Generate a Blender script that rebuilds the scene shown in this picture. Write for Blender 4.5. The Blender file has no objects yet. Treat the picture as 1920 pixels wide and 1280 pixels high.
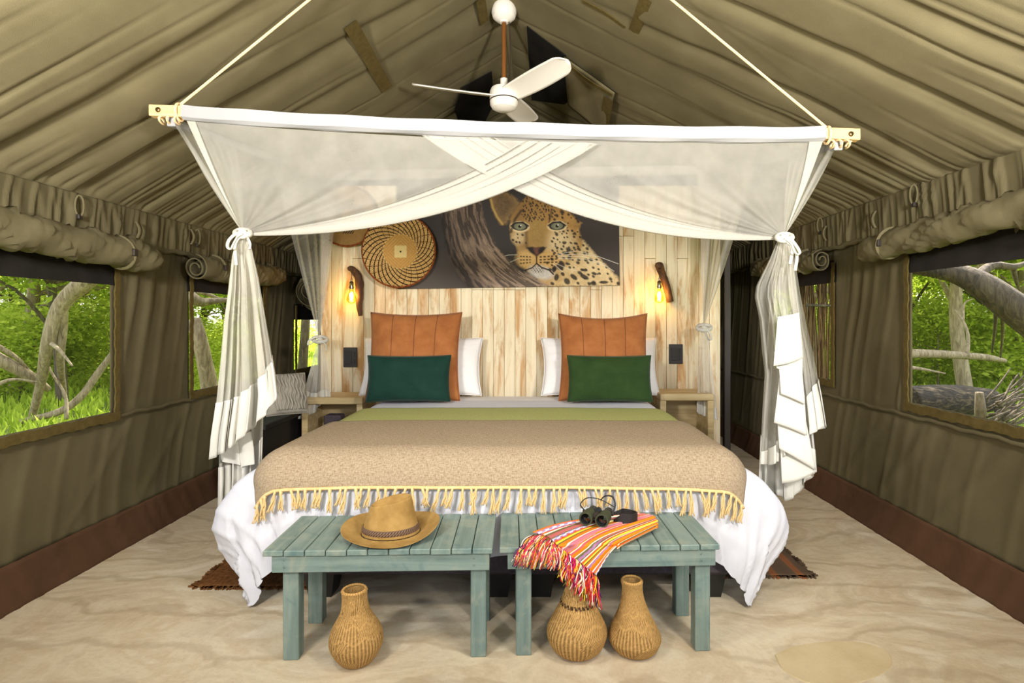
import bpy, bmesh, math, random
import numpy as np
from mathutils import Vector, Matrix
random.seed(7)
RNG = np.random.default_rng(7)
SC = bpy.context.scene
COL = SC.collection
PI = math.pi

# ---------------------------------------------------------------- camera, sky, sun, lamps, exposure
F, CX, CY, H = 1040.0, 1000.0, 600.0, 1.35
cam_d = bpy.data.cameras.new('camera')
cam = bpy.data.objects.new('camera', cam_d)
COL.objects.link(cam)
cam.location = (0, 0, H)
cam.rotation_euler = (PI / 2, 0, 0)
cam_d.sensor_width = 36
cam_d.lens = F / 1920 * 36
cam_d.shift_x = (960 - CX) / 1920
cam_d.shift_y = (CY - 640) / 1920
cam_d.clip_start = 0.02
cam_d.clip_end = 300
SC.camera = cam

world = bpy.data.worlds.new('sky')
SC.world = world
world.use_nodes = True
wn = world.node_tree
bg = wn.nodes['Background']
sky = wn.nodes.new('ShaderNodeTexSky')
sky.sky_type = 'NISHITA'
sky.sun_disc = False
sky.sun_elevation = math.radians(55)
sky.sun_rotation = math.radians(20)
sky.air_density = 1.2
sky.dust_density = 2.5
hs_ = wn.nodes.new('ShaderNodeHueSaturation')
hs_.inputs['Saturation'].default_value = 0.45          # hazy, humid summer sky
wn.links.new(sky.outputs[0], hs_.inputs['Color'])
wn.links.new(hs_.outputs[0], bg.inputs[0])
bg.inputs[1].default_value = 0.8

sun_d = bpy.data.lights.new('sun', 'SUN')
sun_d.energy = 26.0
sun_d.angle = math.radians(1.0)
sun_d.color = (1.0, 0.95, 0.84)
sun = bpy.data.objects.new('sun', sun_d)
COL.objects.link(sun)
sun.rotation_euler = (math.radians(-34), 0, 0)


def flash(name, loc, target, watts, size, color=(1, 0.965, 0.92), spread=PI):
    d = bpy.data.lights.new(name, 'AREA')
    d.energy = watts
    d.shape = 'DISK'
    d.size = size
    d.color = color
    d.spread = spread
    o = bpy.data.objects.new(name, d)
    COL.objects.link(o)
    o.location = loc
    o.rotation_euler = (Vector(target) - Vector(loc)).to_track_quat('-Z', 'Y').to_euler()
    return o


# the photographer's two strobes, a little behind the camera on either side
flash('strobe_right', (1.65, -0.40, 2.05), (-0.3, 3.6, 1.3), 21, 0.16)
flash('strobe_left', (-1.75, -0.35, 1.95), (0.1, 3.6, 1.3), 17, 0.16)
flash('strobe_camera', (0.22, -0.35, 1.55), (0.0, 3.6, 1.4), 5, 0.14)
# two fill lamps added out of frame to brighten the top of the bed
flash('added_fill_right', (0.95, 1.30, 2.30), (-0.1, 3.2, 0.5), 9.0, 0.35, spread=math.radians(115))
flash('added_fill_left', (-1.0, 1.30, 2.30), (-0.1, 3.2, 0.5), 8.2, 0.35, spread=math.radians(115))
# two heads bounced up into the canvas roof
flash('strobe_bounce', (-1.35, 0.35, 1.85), (-1.6, 1.6, 2.75), 130, 0.35)
flash('strobe_bounce', (1.3, 0.35, 1.9), (1.5, 1.6, 2.85), 150, 0.35)

SC.view_settings.view_transform = 'Standard'
SC.view_settings.look = 'None'
SC.view_settings.gamma = 1.0
SC.view_settings.use_curve_mapping = False
SC.view_settings.exposure = 0.0
SC.cycles.transparent_max_bounces = 32
SC.cycles.max_bounces = 8


# ---------------------------------------------------------------- helpers
def P(px, py, Y):
    return np.array([(px - CX) / F * Y, Y, H - (py - CY) / F * Y])


def S(r, g, b):
    def f(c):
        c /= 255.0
        return c / 12.92 if c <= 0.04045 else ((c + 0.055) / 1.055) ** 2.4
    return (f(r), f(g), f(b))


def wl(o):
    v = np.zeros(3)
    while o is not None:
        v += np.array(o.location)
        o = o.parent
    return v


def link_mesh(name, V, Fc, mat, parent=None, smooth=True, colors=None, auto=None):
    """one mesh object; V in world coordinates (its parents carry translations only at build time)"""
    V = np.asarray(V, dtype=float).reshape(-1, 3)
    if parent is not None:
        V = V - wl(parent)
    me = bpy.data.meshes.new(name)
    if isinstance(Fc, np.ndarray) and Fc.ndim == 2:
        nf, k = Fc.shape
        me.vertices.add(len(V)); me.vertices.foreach_set('co', V.ravel())
        me.loops.add(nf * k); me.loops.foreach_set('vertex_index', Fc.ravel().astype(np.int32))
        me.polygons.add(nf)
        me.polygons.foreach_set('loop_start', np.arange(0, nf * k, k, dtype=np.int32))
        me.polygons.foreach_set('loop_total', np.full(nf, k, dtype=np.int32))
        me.update(calc_edges=True)
        me.validate()
    else:
        me.from_pydata([tuple(v) for v in V], [], [tuple(int(i) for i in f) for f in Fc])
        me.update()
    me.polygons.foreach_set('use_smooth', [smooth] * len(me.polygons))
    if mat is not None:
        me.materials.append(mat)
    if colors is not None:
        at = me.color_attributes.new('paint', 'FLOAT_COLOR', 'POINT')
        c = np.ones((len(V), 4)); c[:, :3] = colors
        at.data.foreach_set('color', c.ravel())
    o = bpy.data.objects.new(name, me)
    COL.objects.link(o)
    if parent is not None:
        o.parent = parent
    if auto is not None:
        bm = bmesh.new(); bm.from_mesh(me)
        for e in bm.edges:
            if len(e.link_faces) == 2 and e.calc_face_angle(0) > auto:
                e.smooth = False
        bm.to_mesh(me); bm.free()
    return o


def thing(name, label=None, cat=None, loc=(0, 0, 0), group=None, kind=None, parent=None):
    o = bpy.data.objects.new(name, None)
    COL.objects.link(o)
    o.empty_display_size = 0.05
    o.location = loc
    if parent is not None:
        o.parent = parent
    tag(o, label, cat, group, kind)
    return o


def tag(o, label=None, cat=None, group=None, kind=None):
    if label: o['label'] = label
    if cat: o['category'] = cat
    if group: o['group'] = group
    if kind: o['kind'] = kind
    return o


def copy_tree(o, parent=None):
    c = o.copy(); COL.objects.link(c); c.parent = parent
    for ch in list(o.children):
        copy_tree(ch, c)
    return c


def grid_faces(nu, nv, closed_u=False, closed_v=False):
    iu = np.arange(nu if closed_u else nu - 1); iv = np.arange(nv if closed_v else nv - 1)
    A, B = np.meshgrid(iu, iv, indexing='ij')
    a = (A * nv + B).ravel(); b = (((A + 1) % nu) * nv + B).ravel()
    c = (((A + 1) % nu) * nv + (B + 1) % nv).ravel(); d = (A * nv + (B + 1) % nv).ravel()
    return np.stack([a, b, c, d], 1)


def surf(name, pts, mat, parent=None, closed_u=False, closed_v=False, mask=None, colors=None, smooth=True):
    """pts: (nu, nv, 3)"""
    nu, nv = pts.shape[:2]
    fc = grid_faces(nu, nv, closed_u, closed_v)
    if mask is not None:
        fc = fc[mask.ravel()]
    if colors is not None:
        colors = colors.reshape(-1, 3)
    return link_mesh(name, pts.reshape(-1, 3), fc, mat, parent, smooth, colors)


class MB:
    """collects shapes into one mesh"""
    def __init__(self): self.V = []; self.F = []; self.n = 0
    def add(self, V, Fc):
        V = np.asarray(V, float).reshape(-1, 3)
        self.V.append(V)
        self.F += [tuple(int(i) + self.n for i in f) for f in Fc]
        self.n += len(V)
        return self
    def box(self, x0, x1, y0, y1, z0, z1, M=None, ch=0.0):
        c = ch
        if c <= 0:
            V = [(x, y, z) for x in (x0, x1) for y in (y0, y1) for z in (z0, z1)]
            Fc = [(0, 1, 3, 2), (4, 6, 7, 5), (0, 4, 5, 1), (2, 3, 7, 6), (0, 2, 6, 4), (1, 5, 7, 3)]
        else:   # chamfered box
            V = []; Fc = []
            idx = {}
            for i, x in enumerate((x0, x1)):
                for j, y in enumerate((y0, y1)):
                    for k, z in enumerate((z0, z1)):
                        sx, sy, sz = (1 - 2 * i), (1 - 2 * j), (1 - 2 * k)
                        idx[i, j, k, 0] = len(V); V.append((x, y + sy * c, z + sz * c))
                        idx[i, j, k, 1] = len(V); V.append((x + sx * c, y, z + sz * c))
                        idx[i, j, k, 2] = len(V); V.append((x + sx * c, y + sy * c, z))
            g = lambda i, j, k, a: idx[i, j, k, a]
            for i in (0, 1):
                q = [g(i, 0, 0, 0), g(i, 0, 1, 0), g(i, 1, 1, 0), g(i, 1, 0, 0)]; Fc.append(q if i == 0 else q[::-1])
                q = [g(0, i, 0, 1), g(1, i, 0, 1), g(1, i, 1, 1), g(0, i, 1, 1)]; Fc.append(q if i == 0 else q[::-1])
                q = [g(0, 0, i, 2), g(0, 1, i, 2), g(1, 1, i, 2), g(1, 0, i, 2)]; Fc.append(q if i == 0 else q[::-1])
            for i in (0, 1):
                for j in (0, 1):
                    Fc.append([g(i, j, 0, 0), g(i, j, 0, 1), g(i, j, 1, 1), g(i, j, 1, 0)])
                    Fc.append([g(i, 0, j, 0), g(i, 0, j, 2), g(i, 1, j, 2), g(i, 1, j, 0)])
                    Fc.append([g(0, i, j, 1), g(0, i, j, 2), g(1, i, j, 2), g(1, i, j, 1)])
            for i in (0, 1):
                for j in (0, 1):
                    for k in (0, 1):
                        Fc.append([g(i, j, k, 0), g(i, j, k, 1), g(i, j, k, 2)])
        V = np.array(V, float)
        if M is not None:
            V = V @ np.array(M)[:3, :3].T + np.array(M)[:3, 3]
        return self.add(V, Fc)
    def tube(self, pts, r, n=8, caps=True, flat=1.0):
        V, Fc = tube_geo(pts, r, n, caps, flat)
        return self.add(V, Fc)
    def lathe(self, prof, n=32, M=None, closed=False):
        V, Fc = lathe_geo(prof, n)
        if M is not None:
            V = V @ np.array(M)[:3, :3].T + np.array(M)[:3, 3]
        return self.add(V, Fc)
    def build(self, name, mat, parent=None, smooth=False, auto=None, recalc=True):
        o = link_mesh(name, np.concatenate(self.V), self.F, mat, parent, smooth, None, auto)
        if recalc:
            bm = bmesh.new(); bm.from_mesh(o.data)
            bmesh.ops.recalc_face_normals(bm, faces=bm.faces)
            bm.to_mesh(o.data); bm.free()
        return o


def tube_geo(pts, r, n=8, caps=True, flat=1.0, up=(0, 0, 1)):
    pts = np.asarray(pts, float)
    m = len(pts)
    r = np.full(m, r) if np.isscalar(r) else np.asarray(r, float)
    T = np.gradient(pts, axis=0); T /= np.linalg.norm(T, axis=1)[:, None] + 1e-12
    u = np.array(up, float)
    if abs(np.dot(u, T[0])) > 0.9: u = np.array((1.0, 0.1, 0))
    V = []
    for i in range(m):
        u = u - np.dot(u, T[i]) * T[i]; u /= np.linalg.norm(u) + 1e-12
        w = np.cross(T[i], u)
        for k in range(n):
            a = 2 * PI * k / n
            V.append(pts[i] + r[i] * (math.cos(a) * u + math.sin(a) * w * flat))
    Fc = []
    for i in range(m - 1):
        for k in range(n):
            Fc.append((i * n + k, i * n + (k + 1) % n, (i + 1) * n + (k + 1) % n, (i + 1) * n + k))
    if caps:
        Fc.append(tuple(range(n - 1, -1, -1))); Fc.append(tuple((m - 1) * n + k for k in range(n)))
    return np.array(V), Fc


def lathe_geo(prof, n=32):
    V = []; Fc = []
    for (r, z) in prof:
        for k in range(n):
            a = 2 * PI * k / n
            V.append((r * math.cos(a), r * math.sin(a), z))
    for i in range(len(prof) - 1):
        for k in range(n):
            Fc.append((i * n + k, i * n + (k + 1) % n, (i + 1) * n + (k + 1) % n, (i + 1) * n + k))
    return np.array(V), Fc


def tube_obj(name, pts, r, mat, parent=None, n=8, flat=1.0):
    V, Fc = tube_geo(pts, r, n, True, flat)
    return link_mesh(name, V, Fc, mat, parent, True, None, 0.9)


def spline(ctrl, n):
    """Catmull-Rom through the control points"""
    c = np.asarray(ctrl, float)
    c = np.vstack([2 * c[0] - c[1], c, 2 * c[-1] - c[-2]])
    out = []
    m = len(c) - 3
    for t in np.linspace(0, m - 1e-9, n):
        i = int(t); f = t - i
        p0, p1, p2, p3 = c[i:i + 4]
        out.append(0.5 * (2 * p1 + (p2 - p0) * f + (2 * p0 - 5 * p1 + 4 * p2 - p3) * f * f + (3 * p1 - p0 - 3 * p2 + p3) * f ** 3))
    return np.array(out)


def lerp(a, b, t): return a + (b - a) * t


def sstep(a, b, x):
    t = np.clip((x - a) / (b - a), 0, 1)
    return t * t * (3 - 2 * t)


def hash2(ix, iy, seed=0):
    h = np.sin(ix * 127.1 + iy * 311.7 + seed * 74.7) * 43758.5453
    return h - np.floor(h)


def vnoise(x, y, seed=0):
    ix, iy = np.floor(x), np.floor(y)
    fx, fy = x - ix, y - iy
    fx = fx * fx * (3 - 2 * fx); fy = fy * fy * (3 - 2 * fy)
    a = hash2(ix, iy, seed); b = hash2(ix + 1, iy, seed); c = hash2(ix, iy + 1, seed); d = hash2(ix + 1, iy + 1, seed)
    return (a * (1 - fx) + b * fx) * (1 - fy) + (c * (1 - fx) + d * fx) * fy


def fbm(x, y, seed=0, oct=4):
    s = 0; a = 0.5
    for i in range(oct):
        s = s + a * vnoise(x * 2 ** i, y * 2 ** i, seed + i * 13); a *= 0.5
    return s


# ---------------------------------------------------------------- materials
def new_mat(name):
    m = bpy.data.materials.new(name)
    m.use_nodes = True
    nt = m.node_tree
    return m, nt, nt.nodes['Principled BSDF']


def plain(name, col, rough=0.6, metal=0.0, spec=None):
    m, nt, b = new_mat(name)
    b.inputs['Base Color'].default_value = (*col, 1)
    b.inputs['Roughness'].default_value = rough
    b.inputs['Metallic'].default_value = metal
    if spec is not None:
        b.inputs['Specular IOR Level'].default_value = spec
    return m


def ramp(nt, fac, stops):
    r = nt.nodes.new('ShaderNodeValToRGB')
    e = r.color_ramp.elements
    while len(e) < len(stops): e.new(0.5)
    for i, (p, c) in enumerate(stops):
        e[i].position = p; e[i].color = (*c, 1)
    nt.links.new(fac, r.inputs[0])
    return r.outputs[0]


def coords(nt, scale=(1, 1, 1), kind='Object', rand=False):
    tc = nt.nodes.new('ShaderNodeTexCoord')
    mp = nt.nodes.new('ShaderNodeMapping')
    mp.inputs['Scale'].default_value = scale
    nt.links.new(tc.outputs[kind], mp.inputs[0])
    if rand:
        oi = nt.nodes.new('ShaderNodeObjectInfo')
        mu = nt.nodes.new('ShaderNodeVectorMath'); mu.operation = 'SCALE'
        cb = nt.nodes.new('ShaderNodeCombineXYZ')
        for k in range(3): nt.links.new(oi.outputs['Random'], cb.inputs[k])
        nt.links.new(cb.outputs[0], mu.inputs[0]); mu.inputs['Scale'].default_value = 37.0
        nt.links.new(mu.outputs[0], mp.inputs['Location'])
    return mp.outputs[0]


def noise(nt, vec, scale, detail=4, rough=0.55, dist=0.0):
    n = nt.nodes.new('ShaderNodeTexNoise')
    n.inputs['Scale'].default_value = scale
    n.inputs['Detail'].default_value = detail
    n.inputs['Roughness'].default_value = rough
    n.inputs['Distortion'].default_value = dist
    nt.links.new(vec, n.inputs['Vector'])
    return n.outputs['Fac']


def mixc(nt, fac, a, b, mode='MIX'):
    n = nt.nodes.new('ShaderNodeMix'); n.data_type = 'RGBA'; n.blend_type = mode
    for sock, v in ((n.inputs[0], fac), (n.inputs[6], a), (n.inputs[7], b)):
        if isinstance(v, (int, float)): sock.default_value = v
        elif isinstance(v, tuple): sock.default_value = (*v, 1)
        else: nt.links.new(v, sock)
    return n.outputs[2]


def bump(nt, b, height, strength=0.3, dist=0.01):
    n = nt.nodes.new('ShaderNodeBump')
    n.inputs['Strength'].default_value = strength
    n.inputs['Distance'].default_value = dist
    nt.links.new(height, n.inputs['Height'])
    nt.links.new(n.outputs[0], b.inputs['Normal'])


def cloth(name, c1, c2, scale=6, weave=500, wst=0.25, rough=0.9, sheen=0.0, stretch=(1, 1, 1)):
    """woven cloth: soft tone variation and a fine thread relief"""
    m, nt, b = new_mat(name)
    v = coords(nt, stretch)
    f = noise(nt, v, scale, 5, 0.6)
    nt.links.new(ramp(nt, f, [(0.3, c1), (0.72, c2)]), b.inputs['Base Color'])
    b.inputs['Roughness'].default_value = rough
    b.inputs['Specular IOR Level'].default_value = 0.15
    if sheen:
        b.inputs['Sheen Weight'].default_value = sheen
        b.inputs['Sheen Roughness'].default_value = 0.4
    h = noise(nt, v, weave, 2, 0.5)
    bump(nt, b, h, wst, 0.004)
    return m


M = {}
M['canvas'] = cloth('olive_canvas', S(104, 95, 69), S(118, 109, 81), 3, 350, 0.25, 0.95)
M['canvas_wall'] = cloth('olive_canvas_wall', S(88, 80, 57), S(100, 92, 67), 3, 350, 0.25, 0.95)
M['canvas_roll'] = cloth('rolled_canvas', S(98, 90, 66), S(110, 102, 76), 3, 350, 0.25, 0.95)
M['skirt'] = cloth('brown_groundcloth', S(78, 56, 40), S(92, 66, 48), 3, 300, 0.2, 0.7)
M['velcro'] = cloth('khaki_tape', S(80, 68, 34), S(98, 84, 46), 30, 400, 0.5, 0.95)
M['black_cloth'] = cloth('black_gauze_band', S(32, 29, 27), S(44, 40, 37), 8, 300, 0.3, 0.9)
M['dark_mesh'] = cloth('black_vent_mesh', S(22, 21, 19), S(34, 32, 28), 8, 300, 0.3, 0.9)
M['white_cotton'] = cloth('white_cotton', S(204, 204, 211), S(216, 216, 223), 2, 300, 0.12, 0.9)
M['sleeve'] = cloth('sleeve_cotton', S(150, 149, 150), S(162, 161, 162), 2, 300, 0.12, 0.9)
M['pillow_cotton'] = cloth('white_pillow_cotton', S(222, 219, 218), S(234, 232, 231), 2, 300, 0.12, 0.9)
M['cream_cotton'] = cloth('cream_cotton', S(194, 191, 182), S(206, 203, 194), 3, 400, 0.15, 0.9)
M['white_paint'] = plain('white_enamel', S(232, 226, 215), 0.4)
M['rust'] = cloth('rust_velvet', S(144, 86, 46), S(168, 108, 62), 9, 420, 0.25, 0.8, 0.10)
M['rust_dark'] = plain('rust_seam', S(110, 62, 30), 0.9)
M['velvet_teal'] = cloth('bottle_green_velvet', S(14, 44, 36), S(22, 54, 44), 7, 500, 0.2, 0.8, 0.10)
M['velvet_green'] = cloth('moss_green_velvet', S(32, 54, 22), S(44, 66, 30), 7, 500, 0.2, 0.8, 0.10)
M['charcoal'] = cloth('charcoal_upholstery', S(70, 64, 70), S(88, 80, 86), 60, 500, 0.4, 0.95)
M['black_plastic'] = plain('black_plastic', S(28, 27, 26), 0.5)
M['black_rubber'] = plain('black_rubber', S(24, 24, 24), 0.55)
M['steel'] = plain('dark_steel', S(52, 46, 42), 0.5, 0.3)
M['brass'] = plain('aged_brass', S(120, 98, 66), 0.35, 0.9)
M['chrome'] = plain('antique_nickel', S(150, 140, 125), 0.25, 1.0)
M['rope'] = cloth('sisal_cord', S(222, 190, 140), S(238, 210, 165), 80, 200, 0.4, 0.9)
M['tassel'] = cloth('cream_yarn', S(206, 174, 118), S(226, 198, 146), 40, 300, 0.5, 0.95)
M['outlet'] = plain('black_switch_plate', S(42, 39, 38), 0.4)


def attr_mat(name, rough=0.8, weave=0, wst=0.3, spec=0.2):
    m, nt, b = new_mat(name)
    a = nt.nodes.new('ShaderNodeAttribute'); a.attribute_name = 'paint'
    nt.links.new(a.outputs['Color'], b.inputs['Base Color'])
    b.inputs['Roughness'].default_value = rough
    b.inputs['Specular IOR Level'].default_value = spec
    if weave:
        bump(nt, b, noise(nt, coords(nt), weave, 2), wst, 0.004)
    return m


def gauze(name, col, alpha, translucency=0.5):
    m = bpy.data.materials.new(name); m.use_nodes = True
    nt = m.node_tree; nt.nodes.clear()
    out = nt.nodes.new('ShaderNodeOutputMaterial')
    tr = nt.nodes.new('ShaderNodeBsdfTransparent')
    di = nt.nodes.new('ShaderNodeBsdfDiffuse'); di.inputs[0].default_value = (*col, 1)
    tl = nt.nodes.new('ShaderNodeBsdfTranslucent'); tl.inputs[0].default_value = (*col, 1)
    m1 = nt.nodes.new('ShaderNodeMixShader'); m1.inputs[0].default_value = translucency
    nt.links.new(di.outputs[0], m1.inputs[1]); nt.links.new(tl.outputs[0], m1.inputs[2])
    m2 = nt.nodes.new('ShaderNodeMixShader')
    nt.links.new(tr.outputs[0], m2.inputs[1]); nt.links.new(m1.outputs[0], m2.inputs[2])
    f = noise(nt, coords(nt), 9, 3)
    mr = nt.nodes.new('ShaderNodeMapRange')
    mr.inputs[1].default_value = 0.3; mr.inputs[2].default_value = 0.7
    mr.inputs[3].default_value = alpha * 0.9; mr.inputs[4].default_value = min(1, alpha * 1.1)
    nt.links.new(f, mr.inputs[0]); nt.links.new(mr.outputs[0], m2.inputs[0])
    nt.links.new(m2.outputs[0], out.inputs[0])
    return m


M['net'] = gauze('mosquito_net', S(206, 203, 194), 0.40, 0.30)
M['net_thick'] = gauze('gathered_net', S(202, 199, 190), 0.36, 0.28)
M['net_tail'] = gauze('hanging_net', S(214, 210, 198), 0.62, 0.30)
M['screen'] = gauze('insect_screen', S(60, 60, 52), 0.12, 0.3)
M['paint'] = attr_mat('painted_cloth', 0.85, 500, 0.25)
M['print'] = attr_mat('canvas_print', 0.55, 0)
M['weave_paint'] = attr_mat('woven_grass', 0.75, 250, 0.5)


def wood(name, c1, c2, c3, along, rough=0.6, dens=1.0, rand=True):
    """grain stretched along one axis"""
    m, nt, b = new_mat(name)
    sc = [22 * dens] * 3; sc[along] = 1.3 * dens
    v = coords(nt, tuple(sc), rand=rand)
    f = noise(nt, v, 1.0, 6, 0.65, 0.6)
    c = ramp(nt, f, [(0.25, c1), (0.5, c2), (0.75, c3)])
    nt.links.new(c, b.inputs['Base Color'])
    b.inputs['Roughness'].default_value = rough
    bump(nt, b, f, 0.2, 0.004)
    return m


M['pine'] = wood('pale_pine', S(206, 164, 98), S(224, 188, 128), S(236, 206, 150), 0)
M['driftwood'] = wood('driftwood', S(40, 25, 14), S(80, 50, 27), S(118, 78, 42), 2, 0.75, 2.2)
M['rodwood'] = wood('fan_rod_wood', S(92, 54, 20), S(118, 72, 28), S(136, 86, 38), 2, 0.4, 2.0)
M['table_wood'] = wood('limed_wood', S(150, 128, 84), S(186, 164, 118), S(206, 188, 146), 0, 0.6, 1.0)


def plank_mat():
    m, nt, b = new_mat('whitewashed_board')
    v1 = coords(nt, (26, 26, 1.1), rand=True)
    grain = noise(nt, v1, 1.0, 6, 0.7, 0.5)
    v2 = coords(nt, (9, 9, 1.6), rand=True)
    wear = noise(nt, v2, 1.0, 5, 0.65, 0.8)
    v3 = coords(nt, (1, 1, 0.6))
    area = noise(nt, v3, 1.4, 2, 0.5)
    add = nt.nodes.new('ShaderNodeMath'); add.operation = 'MULTIPLY_ADD'
    nt.links.new(area, add.inputs[0]); add.inputs[1].default_value = 0.25
    nt.links.new(wear, add.inputs[2])
    base = ramp(nt, grain, [(0.2, S(205, 188, 152)), (0.5, S(222, 208, 176)), (0.8, S(232, 222, 196))])
    bare = ramp(nt, grain, [(0.25, S(138, 92, 40)), (0.55, S(188, 138, 72)), (0.8, S(214, 172, 106))])
    fac = ramp(nt, add.outputs[0], [(0.60, (0, 0, 0)), (0.78, (0.9, 0.9, 0.9))])
    nt.links.new(mixc(nt, fac, base, bare), b.inputs['Base Color'])
    b.inputs['Roughness'].default_value = 0.65
    bump(nt, b, grain, 0.25, 0.004)
    return m


M['plank'] = plank_mat()


def bench_mat(name, along):
    m, nt, b = new_mat(name)
    sc = [30] * 3; sc[along] = 1.6
    g = noise(nt, coords(nt, tuple(sc), rand=True), 1.0, 6, 0.65, 0.4)
    w = noise(nt, coords(nt, (1, 1, 1), rand=True), 9, 5, 0.6, 1.0)
    base = ramp(nt, g, [(0.25, S(84, 106, 102)), (0.55, S(116, 134, 127)), (0.8, S(138, 150, 140))])
    pale = mixc(nt, 0.55, base, S(146, 150, 134))
    blue = mixc(nt, 0.5, base, S(76, 106, 110))
    f1 = ramp(nt, w, [(0.5, (0, 0, 0)), (0.68, (1, 1, 1))])
    f2 = ramp(nt, w, [(0.3, (1, 1, 1)), (0.42, (0, 0, 0))])
    nt.links.new(mixc(nt, f2, mixc(nt, f1, base, pale), blue), b.inputs['Base Color'])
    b.inputs['Roughness'].default_value = 0.5
    bump(nt, b, g, 0.2, 0.004)
    return m


M['bench_x'] = bench_mat('teal_wash_wood', 0)
M['bench_y'] = bench_mat('teal_wash_slat', 1)
M['bench_z'] = bench_mat('teal_wash_leg', 2)


def floor_mat():
    m, nt, b = new_mat('trowelled_cement')
    v = coords(nt)
    vs = coords(nt, (1.0, 1.7, 1))
    big = noise(nt, vs, 1.3, 6, 0.62, 1.6)
    mid = noise(nt, coords(nt, (1.0, 2.4, 1)), 2.1, 7, 0.66, 1.6)
    fine = noise(nt, v, 60, 6, 0.75)
    col = ramp(nt, big, [(0.30, S(186, 168, 140)), (0.44, S(212, 197, 170)), (0.52, S(199, 181, 152)), (0.62, S(220, 208, 185)), (0.72, S(228, 219, 200))])
    c2 = mixc(nt, ramp(nt, mid, [(0.50, (0, 0, 0)), (0.66, (0.55, 0.55, 0.55))]), col, S(216, 206, 182))
    c3 = mixc(nt, ramp(nt, mid, [(0.28, (0.6, 0.6, 0.6)), (0.44, (0, 0, 0))]), c2, S(176, 154, 124))
    # trowel arcs: stretched swirls
    wv = nt.nodes.new('ShaderNodeTexWave'); wv.wave_type = 'RINGS'
    wv.inputs['Scale'].default_value = 1.1; wv.inputs['Distortion'].default_value = 9
    wv.inputs['Detail'].default_value = 5; wv.inputs['Detail Scale'].default_value = 1.4
    nt.links.new(v, wv.inputs[0])
    c4 = mixc(nt, ramp(nt, wv.outputs['Fac'], [(0.0, (0.35, 0.35, 0.35)), (0.12, (0, 0, 0))]), c3, S(150, 128, 98))
    c5 = mixc(nt, ramp(nt, fine, [(0.3, (0.16, 0.16, 0.16)), (0.5, (0, 0, 0))]), c4, S(120, 100, 72))
    nt.links.new(c5, b.inputs['Base Color'])
    b.inputs['Roughness'].default_value = 0.75
    b.inputs['Specular IOR Level'].default_value = 0.25
    hs = nt.nodes.new('ShaderNodeMath'); hs.operation = 'ADD'
    nt.links.new(mid, hs.inputs[0]); nt.links.new(fine, hs.inputs[1])
    bump(nt, b, hs.outputs[0], 0.25, 0.006)
    return m


M['cement'] = floor_mat()
M['patch'] = cloth('cement_patch', S(190, 170, 132), S(208, 190, 154), 5, 120, 0.2, 0.85)


def weave_cloth(name, c1, c2, c3, sx=260, sy=420, strength=0.6, kind='Object'):
    """coarse hand-woven cloth with slubs"""
    m, nt, b = new_mat(name)
    va = coords(nt, (sx, sy * 0.25, sx * 0.25), kind); vb = coords(nt, (sx * 0.22, sy, sx), kind)
    a = noise(nt, va, 1, 2, 0.6); c = noise(nt, vb, 1, 2, 0.6)
    mu = nt.nodes.new('ShaderNodeMath'); mu.operation = 'ADD'
    nt.links.new(a, mu.inputs[0]); nt.links.new(c, mu.inputs[1])
    hf = nt.nodes.new('ShaderNodeMath'); hf.operation = 'MULTIPLY'
    nt.links.new(mu.outputs[0], hf.inputs[0]); hf.inputs[1].default_value = 0.5
    nt.links.new(ramp(nt, hf.outputs[0], [(0.36, c1), (0.5, c2), (0.64, c3)]), b.inputs['Base Color'])
    b.inputs['Roughness'].default_value = 0.95
    b.inputs['Specular IOR Level'].default_value = 0.1
    bump(nt, b, hf.outputs[0], strength, 0.004)
    return m


M['tan_weave'] = weave_cloth('oatmeal_weave', S(126, 107, 84), S(154, 136, 112), S(170, 154, 130), 180, 260, 0.6, 'UV')
M['green_weave'] = weave_cloth('moss_weave', S(142, 144, 84), S(164, 166, 104), S(178, 180, 120), 240, 300, 0.4, 'UV')
M['rug_l'] = weave_cloth('rust_brown_rug', S(84, 54, 30), S(112, 74, 42), S(132, 92, 56), 120, 120)
M['knit'] = cloth('grey_knit', S(138, 132, 120), S(162, 156, 144), 20, 250, 0.5, 0.95)


def rug_stripes():
    m, nt, b = new_mat('rust_striped_rug')
    v = coords(nt)
    sx = nt.nodes.new('ShaderNodeSeparateXYZ'); nt.links.new(v, sx.inputs[0])
    n = noise(nt, coords(nt, (30, 3, 1)), 1, 3)
    ad = nt.nodes.new('ShaderNodeMath'); ad.operation = 'MULTIPLY_ADD'
    nt.links.new(n, ad.inputs[0]); ad.inputs[1].default_value = 0.03; nt.links.new(sx.outputs[0], ad.inputs[2])
    w = nt.nodes.new('ShaderNodeMath'); w.operation = 'PINGPONG'; w.inputs[1].default_value = 0.07
    nt.links.new(ad.outputs[0], w.inputs[0])
    d = nt.nodes.new('ShaderNodeMath'); d.operation = 'DIVIDE'; d.inputs[1].default_value = 0.07
    nt.links.new(w.outputs[0], d.inputs[0])
    c = ramp(nt, d.outputs[0], [(0.0, S(138, 80, 42)), (0.25, S(132, 84, 50)), (0.34, S(92, 72, 52)), (1.0, S(84, 66, 48))])
    nt.links.new(c, b.inputs['Base Color'])
    b.inputs['Roughness'].default_value = 0.95
    bump(nt, b, noise(nt, coords(nt, (90, 260, 1)), 1, 2), 0.5, 0.004)
    return m


M['rug_r'] = rug_stripes()


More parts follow.
